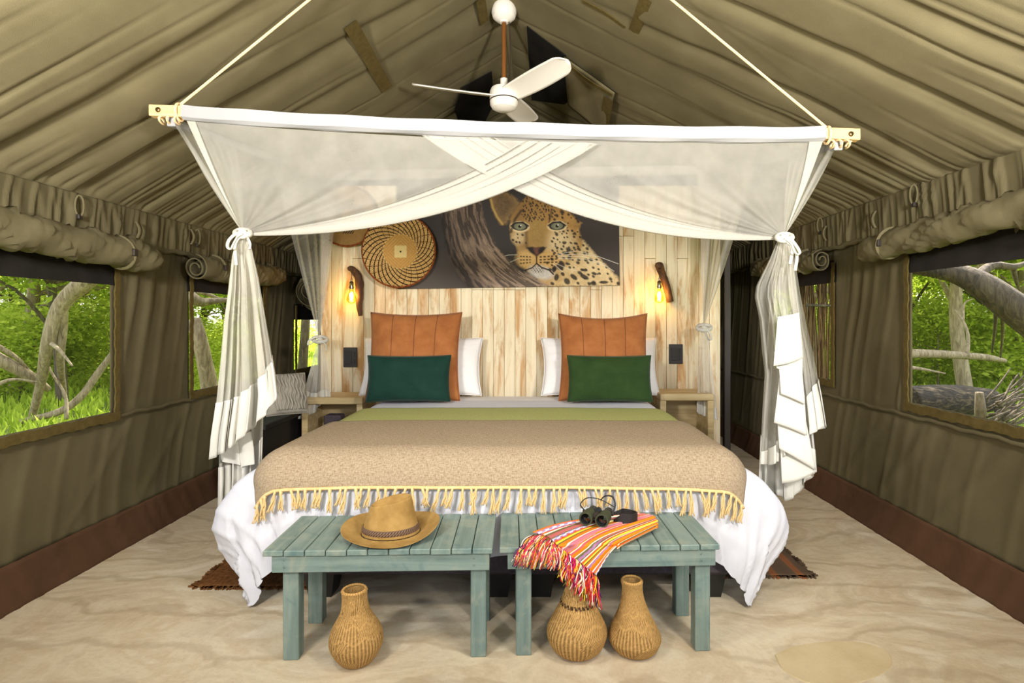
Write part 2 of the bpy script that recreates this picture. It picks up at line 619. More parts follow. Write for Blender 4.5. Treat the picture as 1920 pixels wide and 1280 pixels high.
def felt():
    m, nt, b = new_mat('tan_felt')
    v = coords(nt)
    f = noise(nt, v, 14, 5, 0.6)
    c = ramp(nt, f, [(0.3, S(138, 106, 56)), (0.6, S(162, 130, 76)), (0.8, S(174, 142, 88))])
    nt.links.new(c, b.inputs['Base Color'])
    b.inputs['Roughness'].default_value = 0.9
    b.inputs['Specular IOR Level'].default_value = 0.15
    bump(nt, b, noise(nt, v, 400, 2), 0.15, 0.003)
    return m


M['felt'] = felt()


def bark(name, c1, c2, c3, sc=(8, 8, 1.5)):
    m, nt, b = new_mat(name)
    v = coords(nt, sc)
    f = noise(nt, v, 3, 6, 0.7, 0.8)
    nt.links.new(ramp(nt, f, [(0.3, c1), (0.5, c2), (0.72, c3)]), b.inputs['Base Color'])
    b.inputs['Roughness'].default_value = 0.9
    bump(nt, b, f, 0.6, 0.03)
    return m


M['bark_pale'] = bark('grey_bark', S(96, 80, 60), S(146, 128, 100), S(182, 166, 136))
M['bark_dark'] = bark('dark_bark', S(48, 40, 30), S(82, 70, 54), S(122, 106, 82))
M['bark_log'] = bark('rotten_log', S(22, 17, 12), S(52, 42, 31), S(128, 108, 80), (2, 9, 9))
M['thatch'] = bark('dry_reed', S(70, 52, 32), S(132, 100, 62), S(176, 140, 92), (20, 20, 1))


def leaf_mat(name, c1, c2, tl=0.5):
    m = bpy.data.materials.new(name); m.use_nodes = True
    nt = m.node_tree; nt.nodes.clear()
    out = nt.nodes.new('ShaderNodeOutputMaterial')
    di = nt.nodes.new('ShaderNodeBsdfDiffuse'); t = nt.nodes.new('ShaderNodeBsdfTranslucent')
    g = nt.nodes.new('ShaderNodeNewGeometry')
    c = ramp(nt, g.outputs['Random Per Island'], [(0.0, c1), (1.0, c2)])
    nt.links.new(c, di.inputs[0]); nt.links.new(c, t.inputs[0])
    mx = nt.nodes.new('ShaderNodeMixShader'); mx.inputs[0].default_value = tl
    nt.links.new(di.outputs[0], mx.inputs[1]); nt.links.new(t.outputs[0], mx.inputs[2])
    nt.links.new(mx.outputs[0], out.inputs[0])
    return m


M['leaf'] = leaf_mat('fresh_leaves', S(146, 168, 44), S(212, 222, 96))
M['leaf_dark'] = leaf_mat('deep_leaves', S(116, 140, 38), S(178, 196, 72))
M['grass'] = leaf_mat('grass_blades', S(140, 166, 46), S(200, 216, 84), 0.45)
M['soil'] = cloth('leaf_litter', S(92, 100, 46), S(124, 138, 62), 3, 40, 0.5, 0.95)


def bulb_glass():
    m = bpy.data.materials.new('amber_glass'); m.use_nodes = True
    nt = m.node_tree; nt.nodes.clear()
    out = nt.nodes.new('ShaderNodeOutputMaterial')
    tr = nt.nodes.new('ShaderNodeBsdfTransparent'); tr.inputs[0].default_value = (1.0, 0.72, 0.28, 1)
    gl = nt.nodes.new('ShaderNodeBsdfGlossy'); gl.inputs[0].default_value = (1, 0.9, 0.7, 1); gl.inputs[1].default_value = 0.05
    mx = nt.nodes.new('ShaderNodeMixShader'); mx.inputs[0].default_value = 0.12
    nt.links.new(tr.outputs[0], mx.inputs[1]); nt.links.new(gl.outputs[0], mx.inputs[2])
    nt.links.new(mx.outputs[0], out.inputs[0])
    return m


def emit(name, col, strength):
    m = bpy.data.materials.new(name); m.use_nodes = True
    nt = m.node_tree; nt.nodes.clear()
    out = nt.nodes.new('ShaderNodeOutputMaterial')
    e = nt.nodes.new('ShaderNodeEmission'); e.inputs[0].default_value = (*col, 1); e.inputs[1].default_value = strength
    nt.links.new(e.outputs[0], out.inputs[0])
    return m


M['bulb'] = bulb_glass()
M['filament'] = emit('glowing_filament', (1.0, 0.72, 0.30), 30)
M['lens'] = plain('coated_lens', S(14, 16, 18), 0.05, 0.0, 0.8)
M['armour'] = cloth('green_rubber_armour', S(58, 62, 44), S(68, 72, 52), 30, 700, 0.3, 0.6)


# ================================================================ THE TENT SHELL
XL, XR = -2.446, 2.22
ZL, ZR = 2.01, 2.11
RX, RZ = -0.20, 3.62
Y0, Y1 = -1.0, 6.7
KL = (RZ - ZL) / (RX - XL); KR = (RZ - ZR) / (XR - RX)


def roofP(px, py, off=0.012):
    """the point of the roof seen at a place of the photograph, a little proud of the canvas"""
    if px < CX + (RX / (RZ - H)) * (CY - py):
        s = (ZL - H - KL * XL) / ((CY - py) - KL * (px - CX)); n = np.array([KL, 0, -1.0])
    else:
        s = (ZR - H + KR * XR) / ((CY - py) + KR * (px - CX)); n = np.array([-KR, 0, -1.0])
    p = np.array([(px - CX) * s, s * F, H + (CY - py) * s])
    return p + off * n / np.linalg.norm(n)


def folds(q, t, seed, q0, q1, step, amp, width, reach, power=1.0):
    """soft creases along lines of constant q that die out as t grows"""
    r = np.random.default_rng(seed)
    out = np.zeros_like(q)
    c = q0
    while c < q1:
        c += step * r.uniform(0.5, 1.5)
        w = width * r.uniform(0.6, 1.5); a = amp * r.uniform(0.35, 1.2)
        L = reach * r.uniform(0.35, 1.3)
        wob = r.uniform(-0.06, 0.06)
        d = q - c - wob * np.sin(t * r.uniform(2, 5) + r.uniform(0, 6)) * 0.5
        sel = np.abs(d) < 3.5 * w
        fade = np.clip(1 - t / L, 0, 1) ** power
        # a crease with one steep and one soft flank
        prof = np.exp(-(d / np.where(d > 0, w, w * 0.45)) ** 2)
        out += np.where(sel, a * fade * prof, 0)
    return out


floor = link_mesh('floor', [(-2.44, -1.6, 0), (2.215, -1.6, 0), (2.215, 6.72, 0), (-2.44, 6.72, 0),
                            (-2.44, -1.6, -0.14), (2.215, -1.6, -0.14), (2.215, 6.72, -0.14), (-2.44, 6.72, -0.14)],
                  [(0, 1, 2, 3), (7, 6, 5, 4), (0, 4, 5, 1), (1, 5, 6, 2), (2, 6, 7, 3), (3, 7, 4, 0)], M['cement'], None, False)
tag(floor, kind='structure')
# a repair patch of newer cement, standing a few millimetres proud
pc = [(1452, 1228), (1490, 1212), (1560, 1203), (1620, 1206), (1662, 1222), (1672, 1246), (1640, 1270), (1580, 1285), (1520, 1282), (1470, 1258)]
pp = np.array([P(x, y, H * F / (y - CY)) for x, y in pc])
pp = spline(np.vstack([pp, pp[:1]]), 41)[:-1]
n_ = len(pp); ctr = pp.mean(0)
Vp = [(*p[:2], 0.0) for p in pp] + [(*(ctr + (p - ctr) * 0.985)[:2], 0.004) for p in pp] + [(*ctr[:2], 0.004)]
Fp = [(i, (i + 1) % n_, n_ + (i + 1) % n_, n_ + i) for i in range(n_)] + [(n_ + i, n_ + (i + 1) % n_, 2 * n_) for i in range(n_)]
link_mesh('cement_patch', Vp, Fp, M['patch'], floor, False)

# ---- roof
ceiling = thing('ceiling', kind='structure')


def roof_slope(left):
    xe, ze = (XL, ZL) if left else (XR, ZR)
    seed = 11 if left else 23
    nt_, nq = 90, 640
    t = np.concatenate([np.linspace(0, 0.12, 24)[:-1], np.linspace(0.12, 1, nt_ - 23)])
    q = np.linspace(Y0 - 1.0, Y1, nq)
    T, Q = np.meshgrid(t, q, indexing='ij')
    slant = 0.55 if left else 0.75
    Yv = np.clip(Q + slant * T + 0.05 * np.sin(3 * T + Q), Y0, Y1 - 0.01)
    X = xe + (RX - xe) * T; Z = ze + (RZ - ze) * T
    d = folds(Q, T, seed, -2.2, 6.8, 0.08, 0.012, 0.014, 0.16, 0.8)          # gathers at the eave seam
    d += folds(Q, T, seed + 1, -2.2, 6.8, 0.17, 0.017, 0.016, 0.60, 0.9)       # long creases
    d += folds(Q + 0.1 * T * T, T, seed + 2, -2.2, 6.8, 0.50, 0.030, 0.075, 1.5, 0.7)       # broad swags
    d += folds(Q + 0.25 * T, 1 - T, seed + 3, -2.2, 7.4, 0.34, 0.010, 0.020, 0.7, 1.0)   # creases from the ridge
    d += 0.07 * (fbm(Yv * 0.8 + 3, T * 2.5, seed) - 0.5)
    edge = sstep(0, 0.03, T) * sstep(0, 0.03, 1 - T)
    d = d * edge
    k = KL if left else -KR
    n = np.array([k, 0, -1.0]); n /= np.linalg.norm(n)
    d = -d + 0.012
    pts = np.stack([X + d * n[0], Yv, Z + d * n[2] + 0.0 * T], -1)
    return surf('roof_slope', pts, M['canvas'], ceiling)


roof_slope(True); roof_slope(False)
# canvas sheets added past both eaves, out of view, to block sun along the walls
for xe, ze, sg in ((XL, ZL, -1), (XR, ZR, 1)):
    gy_, gx_ = np.meshgrid(np.linspace(Y0, Y1 + .5, 40), np.linspace(0, 1, 6), indexing='ij')
    fs = surf('sun_block_sheet', np.stack([xe + sg * (-0.02 + 0.95 * gx_), gy_, ze + 0.05 - 0.10 * gx_ + 0.01 * np.sin(gy_ * 3) * gx_], -1), M['canvas'], ceiling)
    fs.modifiers.new('s', 'SOLIDIFY').thickness = 0.006
tube_obj('ridge_pole', [(RX, Y0, RZ - 0.015), (RX, Y1, RZ - 0.015)], 0.022, M['canvas'], ceiling, 10)


def ribbon_on_roof(name, pts, w, mat, off=0.02, wob=0.0):
    c = np.array([roofP(x, y, off) for x, y in pts])
    c = spline(c, max(8, len(pts) * 6)) if len(pts) > 2 else np.array([lerp(c[0], c[1], k) for k in np.linspace(0, 1, 10)])
    left = c[0][0] < RX
    n = np.array([KL if left else -KR, 0, -1.0]); n /= np.linalg.norm(n)
    T = np.gradient(c, axis=0); T /= np.linalg.norm(T, axis=1)[:, None]
    B = np.cross(T, n)
    rows = np.stack([c - B * w / 2, c - B * w / 2 + n * 0.006, c + B * w / 2 + n * 0.006, c + B * w / 2], 1)
    return surf(name, rows, mat, ceiling, smooth=False)


ribbon_on_roof('closure_tape', [(652, 38), (722, 162)], 0.085, M['velcro'])
ribbon_on_roof('closure_tape', [(897, -8), (905, 38)], 0.07, M['velcro'])
ribbon_on_roof('closure_tape', [(1096, -4), (1140, 20), (1176, 46)], 0.03, M['velcro'])
ribbon_on_roof('closure_tape', [(1216, -10), (1192, 54)], 0.07, M['velcro'])


def roof_panel(name, pts, mat, off):
    c = np.array([roofP(x, y, off) for x, y in pts])
    m = len(c)
    left = c[:, 0].mean() < RX
    n = np.array([KL if left else -KR, 0, -1.0]); n /= np.linalg.norm(n)
    V = np.vstack([c, c - 0.005 * n])
    Fc = [tuple(range(m)), tuple(range(2 * m - 1, m - 1, -1))] + [(i, m + i, m + (i + 1) % m, (i + 1) % m) for i in range(m)]
    return link_mesh(name, V, Fc, mat, ceiling, False)


roof_panel('vent_mesh', [(992, 42), (1064, 97), (1066, 130), (1080, 175), (1062, 190), (1000, 182)], M['dark_mesh'], 0.034)
roof_panel('vent_mesh', [(918, 128), (922, 190), (902, 232), (858, 228), (848, 200), (862, 158)], M['dark_mesh'], 0.034)
# the vent's flap hangs open beside it
fl = [(1065, 97), (1160, 162), (1141, 236), (1100, 222), (1076, 180)]
c_ = np.array([roofP(x, y, 0.09) for x, y in fl])
c_[0] += np.array([0.02, 0, 0.04]); c_[1] += np.array([0.02, 0, 0.03])
gu, gv = np.meshgrid(np.linspace(0, 1, 16), np.linspace(0, 1, 16), indexing='ij')
ptsf = ((1 - gu) * (1 - gv))[..., None] * c_[0] + (gu * (1 - gv))[..., None] * c_[1] + (gu * gv)[..., None] * c_[2] + ((1 - gu) * gv)[..., None] * c_[4]
ptsf[..., 2] -= (0.05 * np.sin(gv * PI) * np.sin(gu * 9) * 0.4)
fo = surf('vent_flap', ptsf, M['canvas'], ceiling)
md = fo.modifiers.new('s', 'SOLIDIFY'); md.thickness = 0.006
ribbon_on_roof('closure_tape', [(1070, 100), (1112, 134), (1158, 162)], 0.045, M['velcro'], 0.075)
ribbon_on_roof('closure_tape', [(1152, 166), (1146, 200), (1139, 238)], 0.085, M['velcro'], 0.085)

# ---- side walls with window openings
WINS = {'left': [(1.15, 3.23, 0.815, 1.66), (3.96, 5.0, 0.84, 1.66), (5.70, 6.35, 0.84, 1.46)],
        'right': [(1.15, 3.27, 0.865, 1.735), (4.10, 5.15, 0.905, 1.735)]}


def axis_with(a, b, step, cuts):
    pts = sorted(set([a, b] + [c for c in cuts if a < c < b]))
    out = []
    for p, q in zip(pts[:-1], pts[1:]):
        n = max(1, int(round((q - p) / step)))
        out += list(np.linspace(p, q, n + 1)[:-1])
    return np.array(out + [b])


def side_wall(side):
    left = side == 'left'
    x0 = XL if left else XR
    sgn = 1 if left else -1                 # into the tent
    ze = ZL if left else ZR
    wins = WINS[side]
    ys = axis_with(Y0, Y1, 0.016, [w[0] for w in wins] + [w[1] for w in wins])
    zs = axis_with(0.2, ze, 0.03, [w[2] for w in wins] + [w[3] for w in wins])
    Yg, Zg = np.meshgrid(ys, zs, indexing='ij')
    d = np.zeros_like(Yg)
    sd = 40 if left else 60
    # hanging folds: fine below the valance, broad lower, drawn diagonally below the sills
    q = Yg + (0.10 * np.sin(Zg * 2.2 + 0.5)) * (1 if left else -1) + 0.25 * np.clip(0.8 - Zg, 0, 1) * (1 if left else -1)
    r = np.random.default_rng(sd)
    one = np.zeros_like(q)
    d += folds(q, one, sd, Y0 - .5, Y1 + .5, 0.17, 0.020, 0.034, 1, 0) * (0.25 + 1.0 * fbm(Yg * 1.7, Zg * 1.1, sd + 40)) * (0.5 + 0.5 * sstep(0.5, 1.2, Zg))
    d += folds(q, 1 - np.clip((Zg - 0.9) / 1.0, 0, 1), sd + 5, Y0 - .5, Y1 + .5, 0.07, 0.008, 0.012, 0.8, 1)
    d += folds(Yg * 0.8 - Zg * 0.75 * sgn, one, sd + 9, -4, 8, 0.6, 0.012, 0.04, 1, 0) * sstep(0.95, 0.7, Zg)
    d += 0.05 * (fbm(Yg * 1.3, Zg * 1.2, sd) - 0.5)
    mask_e = np.ones_like(d)
    hole = np.zeros((len(ys) - 1, len(zs) - 1), bool)
    yc = (ys[:-1] + ys[1:]) / 2; zc = (zs[:-1] + zs[1:]) / 2
    for (a, b, c, e) in wins:
        dy = np.maximum(np.maximum(a - Yg, Yg - b), 0); dz = np.maximum(np.maximum(c - Zg, Zg - e), 0)
        mask_e *= sstep(0.0, 0.10, np.hypot(dy, dz)) * 0.92 + 0.08
        hole |= ((yc[:, None] > a) & (yc[:, None] < b) & (zc[None, :] > c) & (zc[None, :] < e))
    # a stitched belt at sill height pulls the cloth flat
    mask_e *= 1 - 0.75 * np.exp(-((Zg - 0.775) / 0.02) ** 2)
    d *= mask_e
    X = x0 + sgn * (d - 0.015)
    pts = np.stack([X, Yg, Zg], -1)
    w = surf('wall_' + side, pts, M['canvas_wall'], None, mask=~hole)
    tag(w, kind='structure')
    md = w.modifiers.new('thickness', 'SOLIDIFY'); md.thickness = 0.006
    # brown ground cloth at the foot of the wall
    zz = np.linspace(-0.01, 0.215, 10)
    Yk, Zk = np.meshgrid(np.linspace(Y0, Y1, 260), zz, indexing='ij')
    dk = 0.012 * (fbm(Yk * 5, Zk * 6, sd + 2) - 0.5) + 0.018 * folds(Yk + 0.4 * Zk, one[:1, :1] * 0 + 0 * Yk, sd + 3, Y0, Y1, 0.12, 1.0, 0.02, 1, 0) * 0.5
    pk = np.stack([x0 + sgn * (0.006 + dk + 0.03 * (1 - Zk / 0.215) ** 2), Yk, Zk], -1)
    k = surf('ground_skirt', pk, M['skirt'], w)
    k.modifiers.new('s', 'SOLIDIFY').thickness = 0.004
    # stitched belt
    yb = np.linspace(Y0, Y1, 200)
    wv = 0.004 * np.sin(yb * 17) + 0.003 * np.sin(yb * 41)
    for nm, zz0, hgt in (('belt_seam', 0.775, 0.022),):
        segs = []
        V = []; Fc = []
        rows = np.stack([np.stack([np.full_like(yb, x0 + sgn * o), yb, zz0 + wv + hh], -1) for o, hh in ((0.0, 0), (0.013, 0.002), (0.013, hgt), (0.0, hgt + 0.002))], 1)
        msk = np.ones((len(yb) - 1, 3), bool)
        surf(nm, rows, M['canvas_wall'], w, mask=msk)
    # gathered valance hanging from the eave
    nv = 24
    yv = np.linspace(Y0, Y1, 900)
    Yv, U = np.meshgrid(yv, np.linspace(0, 1, nv), indexing='ij')
    zb = ze - (0.205 if left else 0.235)
    dv = folds(Yv + 0.03 * np.sin(U * 2), 0 * Yv, sd + 12, Y0, Y1, 0.060, 0.014, 0.013, 1, 0)
    dv += folds(Yv - 0.05 * U, 0 * Yv, sd + 13, Y0, Y1, 0.15, 0.012, 0.03, 1, 0)
    env = 0.35 + 0.65 * np.sin(PI * np.clip(U, 0.0, 1)) ** 0.7
    pv = np.stack([x0 + sgn * (0.035 + dv * env), Yv, ze + 0.01 - (ze + 0.01 - zb) * U], -1)
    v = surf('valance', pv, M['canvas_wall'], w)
    v.modifiers.new('s', 'SOLIDIFY').thickness = 0.004
    # eave piping and lower stitched tape
    tube_obj('eave_piping', [(x0 + sgn * 0.02, Y0, ze - 0.004), (x0 + sgn * 0.02, Y1, ze - 0.004)], 0.014, M['canvas'], w, 8)
    rows = np.stack([np.stack([np.full_like(yb, x0 + sgn * o), yb, zb + wv * 1.5 + hh], -1) for o, hh in ((0.02, -0.012), (0.052, -0.010), (0.052, 0.014), (0.02, 0.018))], 1)
    surf('valance_seam', rows, M['canvas_wall'], w)
    return w, zb


wall_left, zbL = side_wall('left')
wall_right, zbR = side_wall('right')


def window(idx, side, w, zb, roll_y):
    """opening with insect screen, black band, khaki tape round it and the rolled-up flap above"""
    left = side == 'left'
    x0 = XL if left else XR
    sgn = 1 if left else -1
    a, b, c, e = w
    o = thing('window_%d' % idx, kind='structure', loc=(x0, (a + b) / 2, c))
    xs = x0 - sgn * 0.012
    gy, gz = np.meshgrid(np.linspace(a - .03, b + .03, 12), np.linspace(c - .03, e + .03, 8), indexing='ij')
    surf('insect_screen', np.stack([xs + 0.01 * np.sin(gy * 3) * np.sin(gz * 5), gy, gz], -1), M['screen'], o)
    # black band across the head of the screen
    MB().box(xs - 0.004, xs + 0.004, a - .02, b + .02, e - 0.105, e + 0.06).build('black_band', M['black_cloth'], o)
    # khaki hook-and-loop tape, frayed and slightly wavy
    def tape(p, q, wd, nrm, lift=0.0):
        n = max(12, int(np.linalg.norm(np.array(q) - np.array(p)) / 0.02))
        t = np.linspace(0, 1, n)[:, None]
        ctrl = np.array(p) * (1 - t) + np.array(q) * t
        jit = 0.003 * np.sin(np.arange(n) * 1.7) + 0.003 * np.sin(np.arange(n) * 0.6 + p[1])
        nrm = np.array(nrm, float)
        xo = x0 + sgn * (0.010 + lift)
        rows = []
        for off, xx in ((-wd / 2, xo), (-wd / 2, xo + sgn * 0.008), (wd / 2, xo + sgn * 0.008), (wd / 2, xo)):
            r = ctrl + nrm * (off + jit[:, None]); r[:, 0] = xx
            rows.append(r)
        surf('edge_tape', np.stack(rows, 1), M['velcro'], o, smooth=False)
    tape((0, a - .01, c - .025), (0, b + .03, c - .025), 0.05, (0, 0, 1), 0.003)
    tape((0, b + .012, c - .05), (0, b + .012, e + .04), 0.036, (0, 1, 0))
    tape((0, a - .012, c - .05), (0, a - .012, e + .04), 0.036, (0, 1, 0))
    # rolled flap: a spiral of canvas pulled into creases
    ya, yb_ = roll_y
    zr = (e + zb) / 2 - 0.005
    rad = (zb - e) / 2 + 0.012
    nY, nA = 120, 44
    yy = np.linspace(ya, yb_, nY); aa = np.linspace(0, 2 * PI * 2.25, nA)
    A, Yr = np.meshgrid(aa, yy, indexing='ij')
    rr = rad * (0.28 + 0.72 * A / aa[-1])
    rr = rr * (1 + 0.10 * np.sin(Yr * 9 + A * 1.3) * 0.6 + 0.07 * np.sin(Yr * 23 - A * 2)) + 0.022 * folds(Yr + 0.16 * np.sin(A), 0 * Yr, 80 + idx, ya, yb_, 0.14, 1, 0.02, 1, 0) * (A > aa[-1] - 6)
    end = sstep(0, 0.10, yb_ - Yr) * 0.12 + 0.88
    rr *= end
    ph = PI / 2
    Xr = x0 + sgn * (0.045 + rad + rr * np.cos(A + ph - aa[-1]) * 0.95)
    Zr_ = zr + rr * np.sin(A + ph - aa[-1]) - 0.02 * np.sin(Yr * 2.1)
    f = surf('rolled_flap', np.stack([Xr, Yr, Zr_], -1), M['canvas_roll'], o)
    f.modifiers.new('s', 'SOLIDIFY').thickness = 0.007
    # straps that hold the roll
    for sy in (np.linspace(ya + 0.16, yb_ - 0.26, 3) if idx in (1, 4) else [(ya + yb_) / 2, ya + .22]):
        al = np.linspace(-0.5 * PI, 1.15 * PI, 22)
        cp = np.stack([x0 + sgn * (0.045 + rad + (rad + 0.010) * np.sin(-al + PI)), np.full_like(al, sy) + 0.02 * np.sin(al), zr + (rad + 0.010) * np.cos(al - PI)], -1)
        cp[:, 0] = x0 + sgn * (0.045 + rad + (rad + 0.004) * np.cos(al))
        cp[:, 2] = zr - (rad + 0.004) * np.sin(al) * 1.0
        s = tube_obj('roll_strap', cp, 0.008, M['canvas_roll'], o, 6, 0.25)
        MB().box(x0 + sgn * (0.045 + 2 * rad) - 0.008, x0 + sgn * (0.045 + 2 * rad) + 0.014, sy - .018, sy + .018, zr - .02, zr + .02, ch=.004).build('buckle', M['steel'], s)
    return o


window(1, 'left', WINS['left'][0], zbL, (1.0, 3.36))
window(2, 'left', WINS['left'][1], zbL, (3.80, 5.05))
window(3, 'left', WINS['left'][2], zbL, (5.5, 6.4))
window(4, 'right', WINS['right'][0], zbR, (1.0, 3.50))
window(5, 'right', WINS['right'][1], zbR, (4.02, 5.2))


def wall_tab(px, py, side, kind):
    x0 = XL if side == 'left' else XR
    sgn = 1 if side == 'left' else -1
    Y = x0 / (px - CX) * F
    p = P(px, py, Y)
    w = wall_left if side == 'left' else wall_right
    xo = x0 + sgn * 0.075
    n = 10
    if kind == 'loop':
        ar = np.linspace(0, 2 * PI, 15)
        pts = np.stack([xo + sgn * 0.012 * np.sin(ar), p[1] + 0.014 * np.sin(ar), p[2] - 0.055 + 0.055 * np.cos(ar)], -1)
        t = tube_obj('hanging_loop', pts, 0.005, M['canvas_roll'], w, 6)
        MB().box(xo - .008, xo + .008, p[1] - .014, p[1] + .014, p[2] - .125, p[2] - .10, ch=.003).build('toggle', M['steel'], t)
    else:
        z = np.linspace(0.0, -0.105, n)
        c = np.stack([xo + sgn * 0.02 * np.sin(np.linspace(0, PI, n)), np.full(n, p[1]), p[2] + z], -1)
        V = []; 
        rows = np.stack([c + np.array([0, dy, 0]) + np.array([sgn * dx, 0, 0]) for dy, dx in ((-.015, 0), (-.015, .007), (.015, .007), (.015, 0))], 1)
        surf('hanging_tab', rows, M['canvas_roll'], w, closed_v=True)


for px, py, sd, k in ((122, 366, 'left', 'loop'), (232, 416, 'left', 'tab'), (338, 430, 'left', 'tab'), (350, 430, 'left', 'loop'),
                      (1738, 346, 'right', 'loop'), (1664, 396, 'right', 'tab'), (1556, 408, 'right', 'loop'), (1568, 424, 'right', 'tab')):
    wall_tab(px, py, sd, k)

# ---- rear canvas wall of the tent, behind the board partition
yr = Y1 - 0.02
xs = np.linspace(XL - .02, XR + .02, 260)
Xr_, U = np.meshgrid(xs, np.linspace(0, 1, 30), indexing='ij')
top = np.where(xs < RX, ZL + KL * (xs - XL), ZR + KR * (XR - xs))
dr = folds(Xr_, 0 * Xr_, 90, XL, XR, 0.12, 0.035, 0.035, 1, 0)
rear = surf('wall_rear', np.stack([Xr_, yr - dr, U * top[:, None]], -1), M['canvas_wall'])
tag(rear, kind='structure')

# ---- canvas wall added unseen behind the camera, its doorway limiting the daylight
xs = axis_with(XL - .02, XR + .02, 0.03, [-1.1, 0.9])
us_ = np.linspace(0, 1, 40)
Xf, U = np.meshgrid(xs, us_, indexing='ij')
topf = np.where(Xf < RX, ZL + KL * (Xf - XL), ZR + KR * (XR - Xf))
Zf = U * topf
xc = (xs[:-1] + xs[1:]) / 2
mk = ~((xc[:, None] > -1.1) & (xc[:, None] < 0.9) & ((Zf[:-1, 1:] + Zf[:-1, :-1]) / 2 < 2.1))
df = folds(Xf, 0 * Xf, 95, XL, XR, 0.16, 0.03, 0.035, 1, 0)
wf = surf('wall_front_added', np.stack([Xf, Y0 + 0.01 + df, Zf], -1), M['canvas_wall'], None, mask=mk)
tag(wf, kind='structure')

# ---- board partition behind the bed head: every board its own piece
YB = 4.95
wb = thing('wall_back', kind='structure', loc=(-0.13, YB, 0))
bx0, bx1, bz = -1.90, 1.67, 2.55
nb = 37
bw = (bx1 - bx0) / nb
r_ = random.Random(5)
for i in range(nb):
    xa = bx0 + i * bw
    cuts = [0.0, r_.choice([0.5, 1.1, 1.62, 1.9, 2.1]), bz] if r_.random() < 0.45 else [0.0, bz]
    for za, zb_ in zip(cuts[:-1], cuts[1:]):
        y = YB + r_.uniform(-0.0025, 0.0025)
        MB().box(xa + 0.0012, xa + bw - 0.0012, y, y + 0.018, za + 0.001, zb_ - 0.001, ch=0.0022).build('plank', M['plank'], wb)
MB().box(bx0, bx1, YB + 0.025, YB + 0.07, 0, bz).build('stud_frame', M['pine'], wb)
# dark tent pole at the end of the partition
pole = MB().box(-0.028, 0.028, -0.028, 0.028, 0, 2.34, ch=0.006).build('tent_pole', M['steel'])
pole.location = (1.735, 4.98, 0)
tag(pole, 'dark square steel post standing at the end of the board partition', 'post')


# ================================================================ MOSQUITO-NET CANOPY
YF, YK = 2.68, 2.76            # front bar, front knots
net = thing('mosquito_net', 'white box mosquito net hung from a pine bar over the bed, corners tied back', 'mosquito net', (-0.14, 2.7, 2.3))
bl, br = P(285, 209, YF), P(1608, 254, YF)


def bar_between(name, a, b, hh, dd, mat, parent):
    a = np.array(a); b = np.array(b)
    d = (b - a); L = np.linalg.norm(d); d /= L
    s = np.cross(d, (0, 0, 1)); s /= np.linalg.norm(s); u = np.cross(s, d)
    Mx = np.eye(4); Mx[:3, 0] = d; Mx[:3, 1] = s; Mx[:3, 2] = u; Mx[:3, 3] = a
    return MB().box(0, L, -dd / 2, dd / 2, -hh / 2, hh / 2, M=Mx, ch=0.003).build(name, mat, parent)


SAG = 12.5 * YF / F


def barsag(px):
    q = np.clip((px - 346.0) / 1198.0, 0, 1)
    return 12.5 * (4 * q * (1 - q)) ** 0.75


# the long bar bends a little under its own weight
bt = np.linspace(0, 1, 50)[:, None]
bc = bl * (1 - bt) + br * bt
bc[:, 2] -= barsag(bc[:, 0] / YF * F + CX) * YF / F
rows_ = []
for dy_, dz_ in ((-.0225, -.026), (-.0225, .026), (-.0205, .031), (.0205, .031), (.0225, .026), (.0225, -.026), (.0205, -.031), (-.0205, -.031)):
    r_q = bc.copy(); r_q[:, 1] += dy_; r_q[:, 2] += dz_ * (0.85 if True else 1)
    rows_.append(r_q)
front_bar = surf('front_bar', np.stack(rows_, 1), M['pine'], net, closed_v=True, smooth=False)
for e_, cc_ in ((0, bc[0]), (-1, bc[-1])):
    d_ = -0.0006 if e_ == 0 else 0.0006
    MB().add([r[e_] + np.array([d_, 0, 0]) for r in rows_], [tuple(range(8))]).build('bar_end', M['pine'], front_bar)
for p_, sx in ((bl, 1), (br, -1)):
    c = p_ + np.array([sx * 0.045, -0.0235, 0.0])
    MB().lathe([(0.0, 0.006), (0.010, 0.006), (0.013, 0.0), (0.0, 0.0)], 14, M=Matrix.Translation(c) @ Matrix.Rotation(PI / 2, 4, 'X')).build('bolt', M['brass'], front_bar, True)
YBK = 4.70
kl, kr = P(596, 329, YBK), P(1348, 318, YBK)
back_bar = bar_between('back_bar', kl, kr, 0.055, 0.04, M['pine'], net)
side_l0, side_r0 = bl + np.array([0.09, 0, -0.05]), br + np.array([-0.09, 0, -0.05])
bar_between('side_bar', side_l0, kl, 0.04, 0.04, M['sleeve'], net)
bar_between('side_bar', side_r0, kr, 0.04, 0.04, M['sleeve'], net)
# cord wound under each end of the bar
for p_, sx in ((bl, 1), (br, -1)):
    th = np.linspace(0, 6 * PI, 70)
    xs_ = p_[0] + sx * (0.03 + 0.11 * th / th[-1])
    tube_obj('lashing_cord', np.stack([xs_, p_[1] + 0.034 * np.sin(th), p_[2] - 0.036 + 0.016 * np.cos(th) - 0.006], -1), 0.005, M['rope'], net, 6)


def sleeve(name, a, b, hh, dd, parent, sagz=0.0):
    n = 60
    t = np.linspace(0, 1, n)[:, None]
    c = np.array(a) * (1 - t) + np.array(b) * t
    c[:, 2] -= sagz * (4 * t[:, 0] * (1 - t[:, 0])) ** 0.75
    sec = [(-dd, hh * .5), (dd, hh * .5), (dd + .002, -hh * .45), (dd * .3, -hh * .62), (-dd * .3, -hh * .62), (-dd - .002, -hh * .45)]
    rows = []
    for (dy, dz) in sec:
        r = c.copy(); r[:, 1] += dy; r[:, 2] += dz + 0.002 * np.sin(np.arange(n) * 0.7 + dy * 99)
        rows.append(r)
    return surf(name, np.stack(rows, 1), M['sleeve'], parent, closed_v=True, smooth=False)


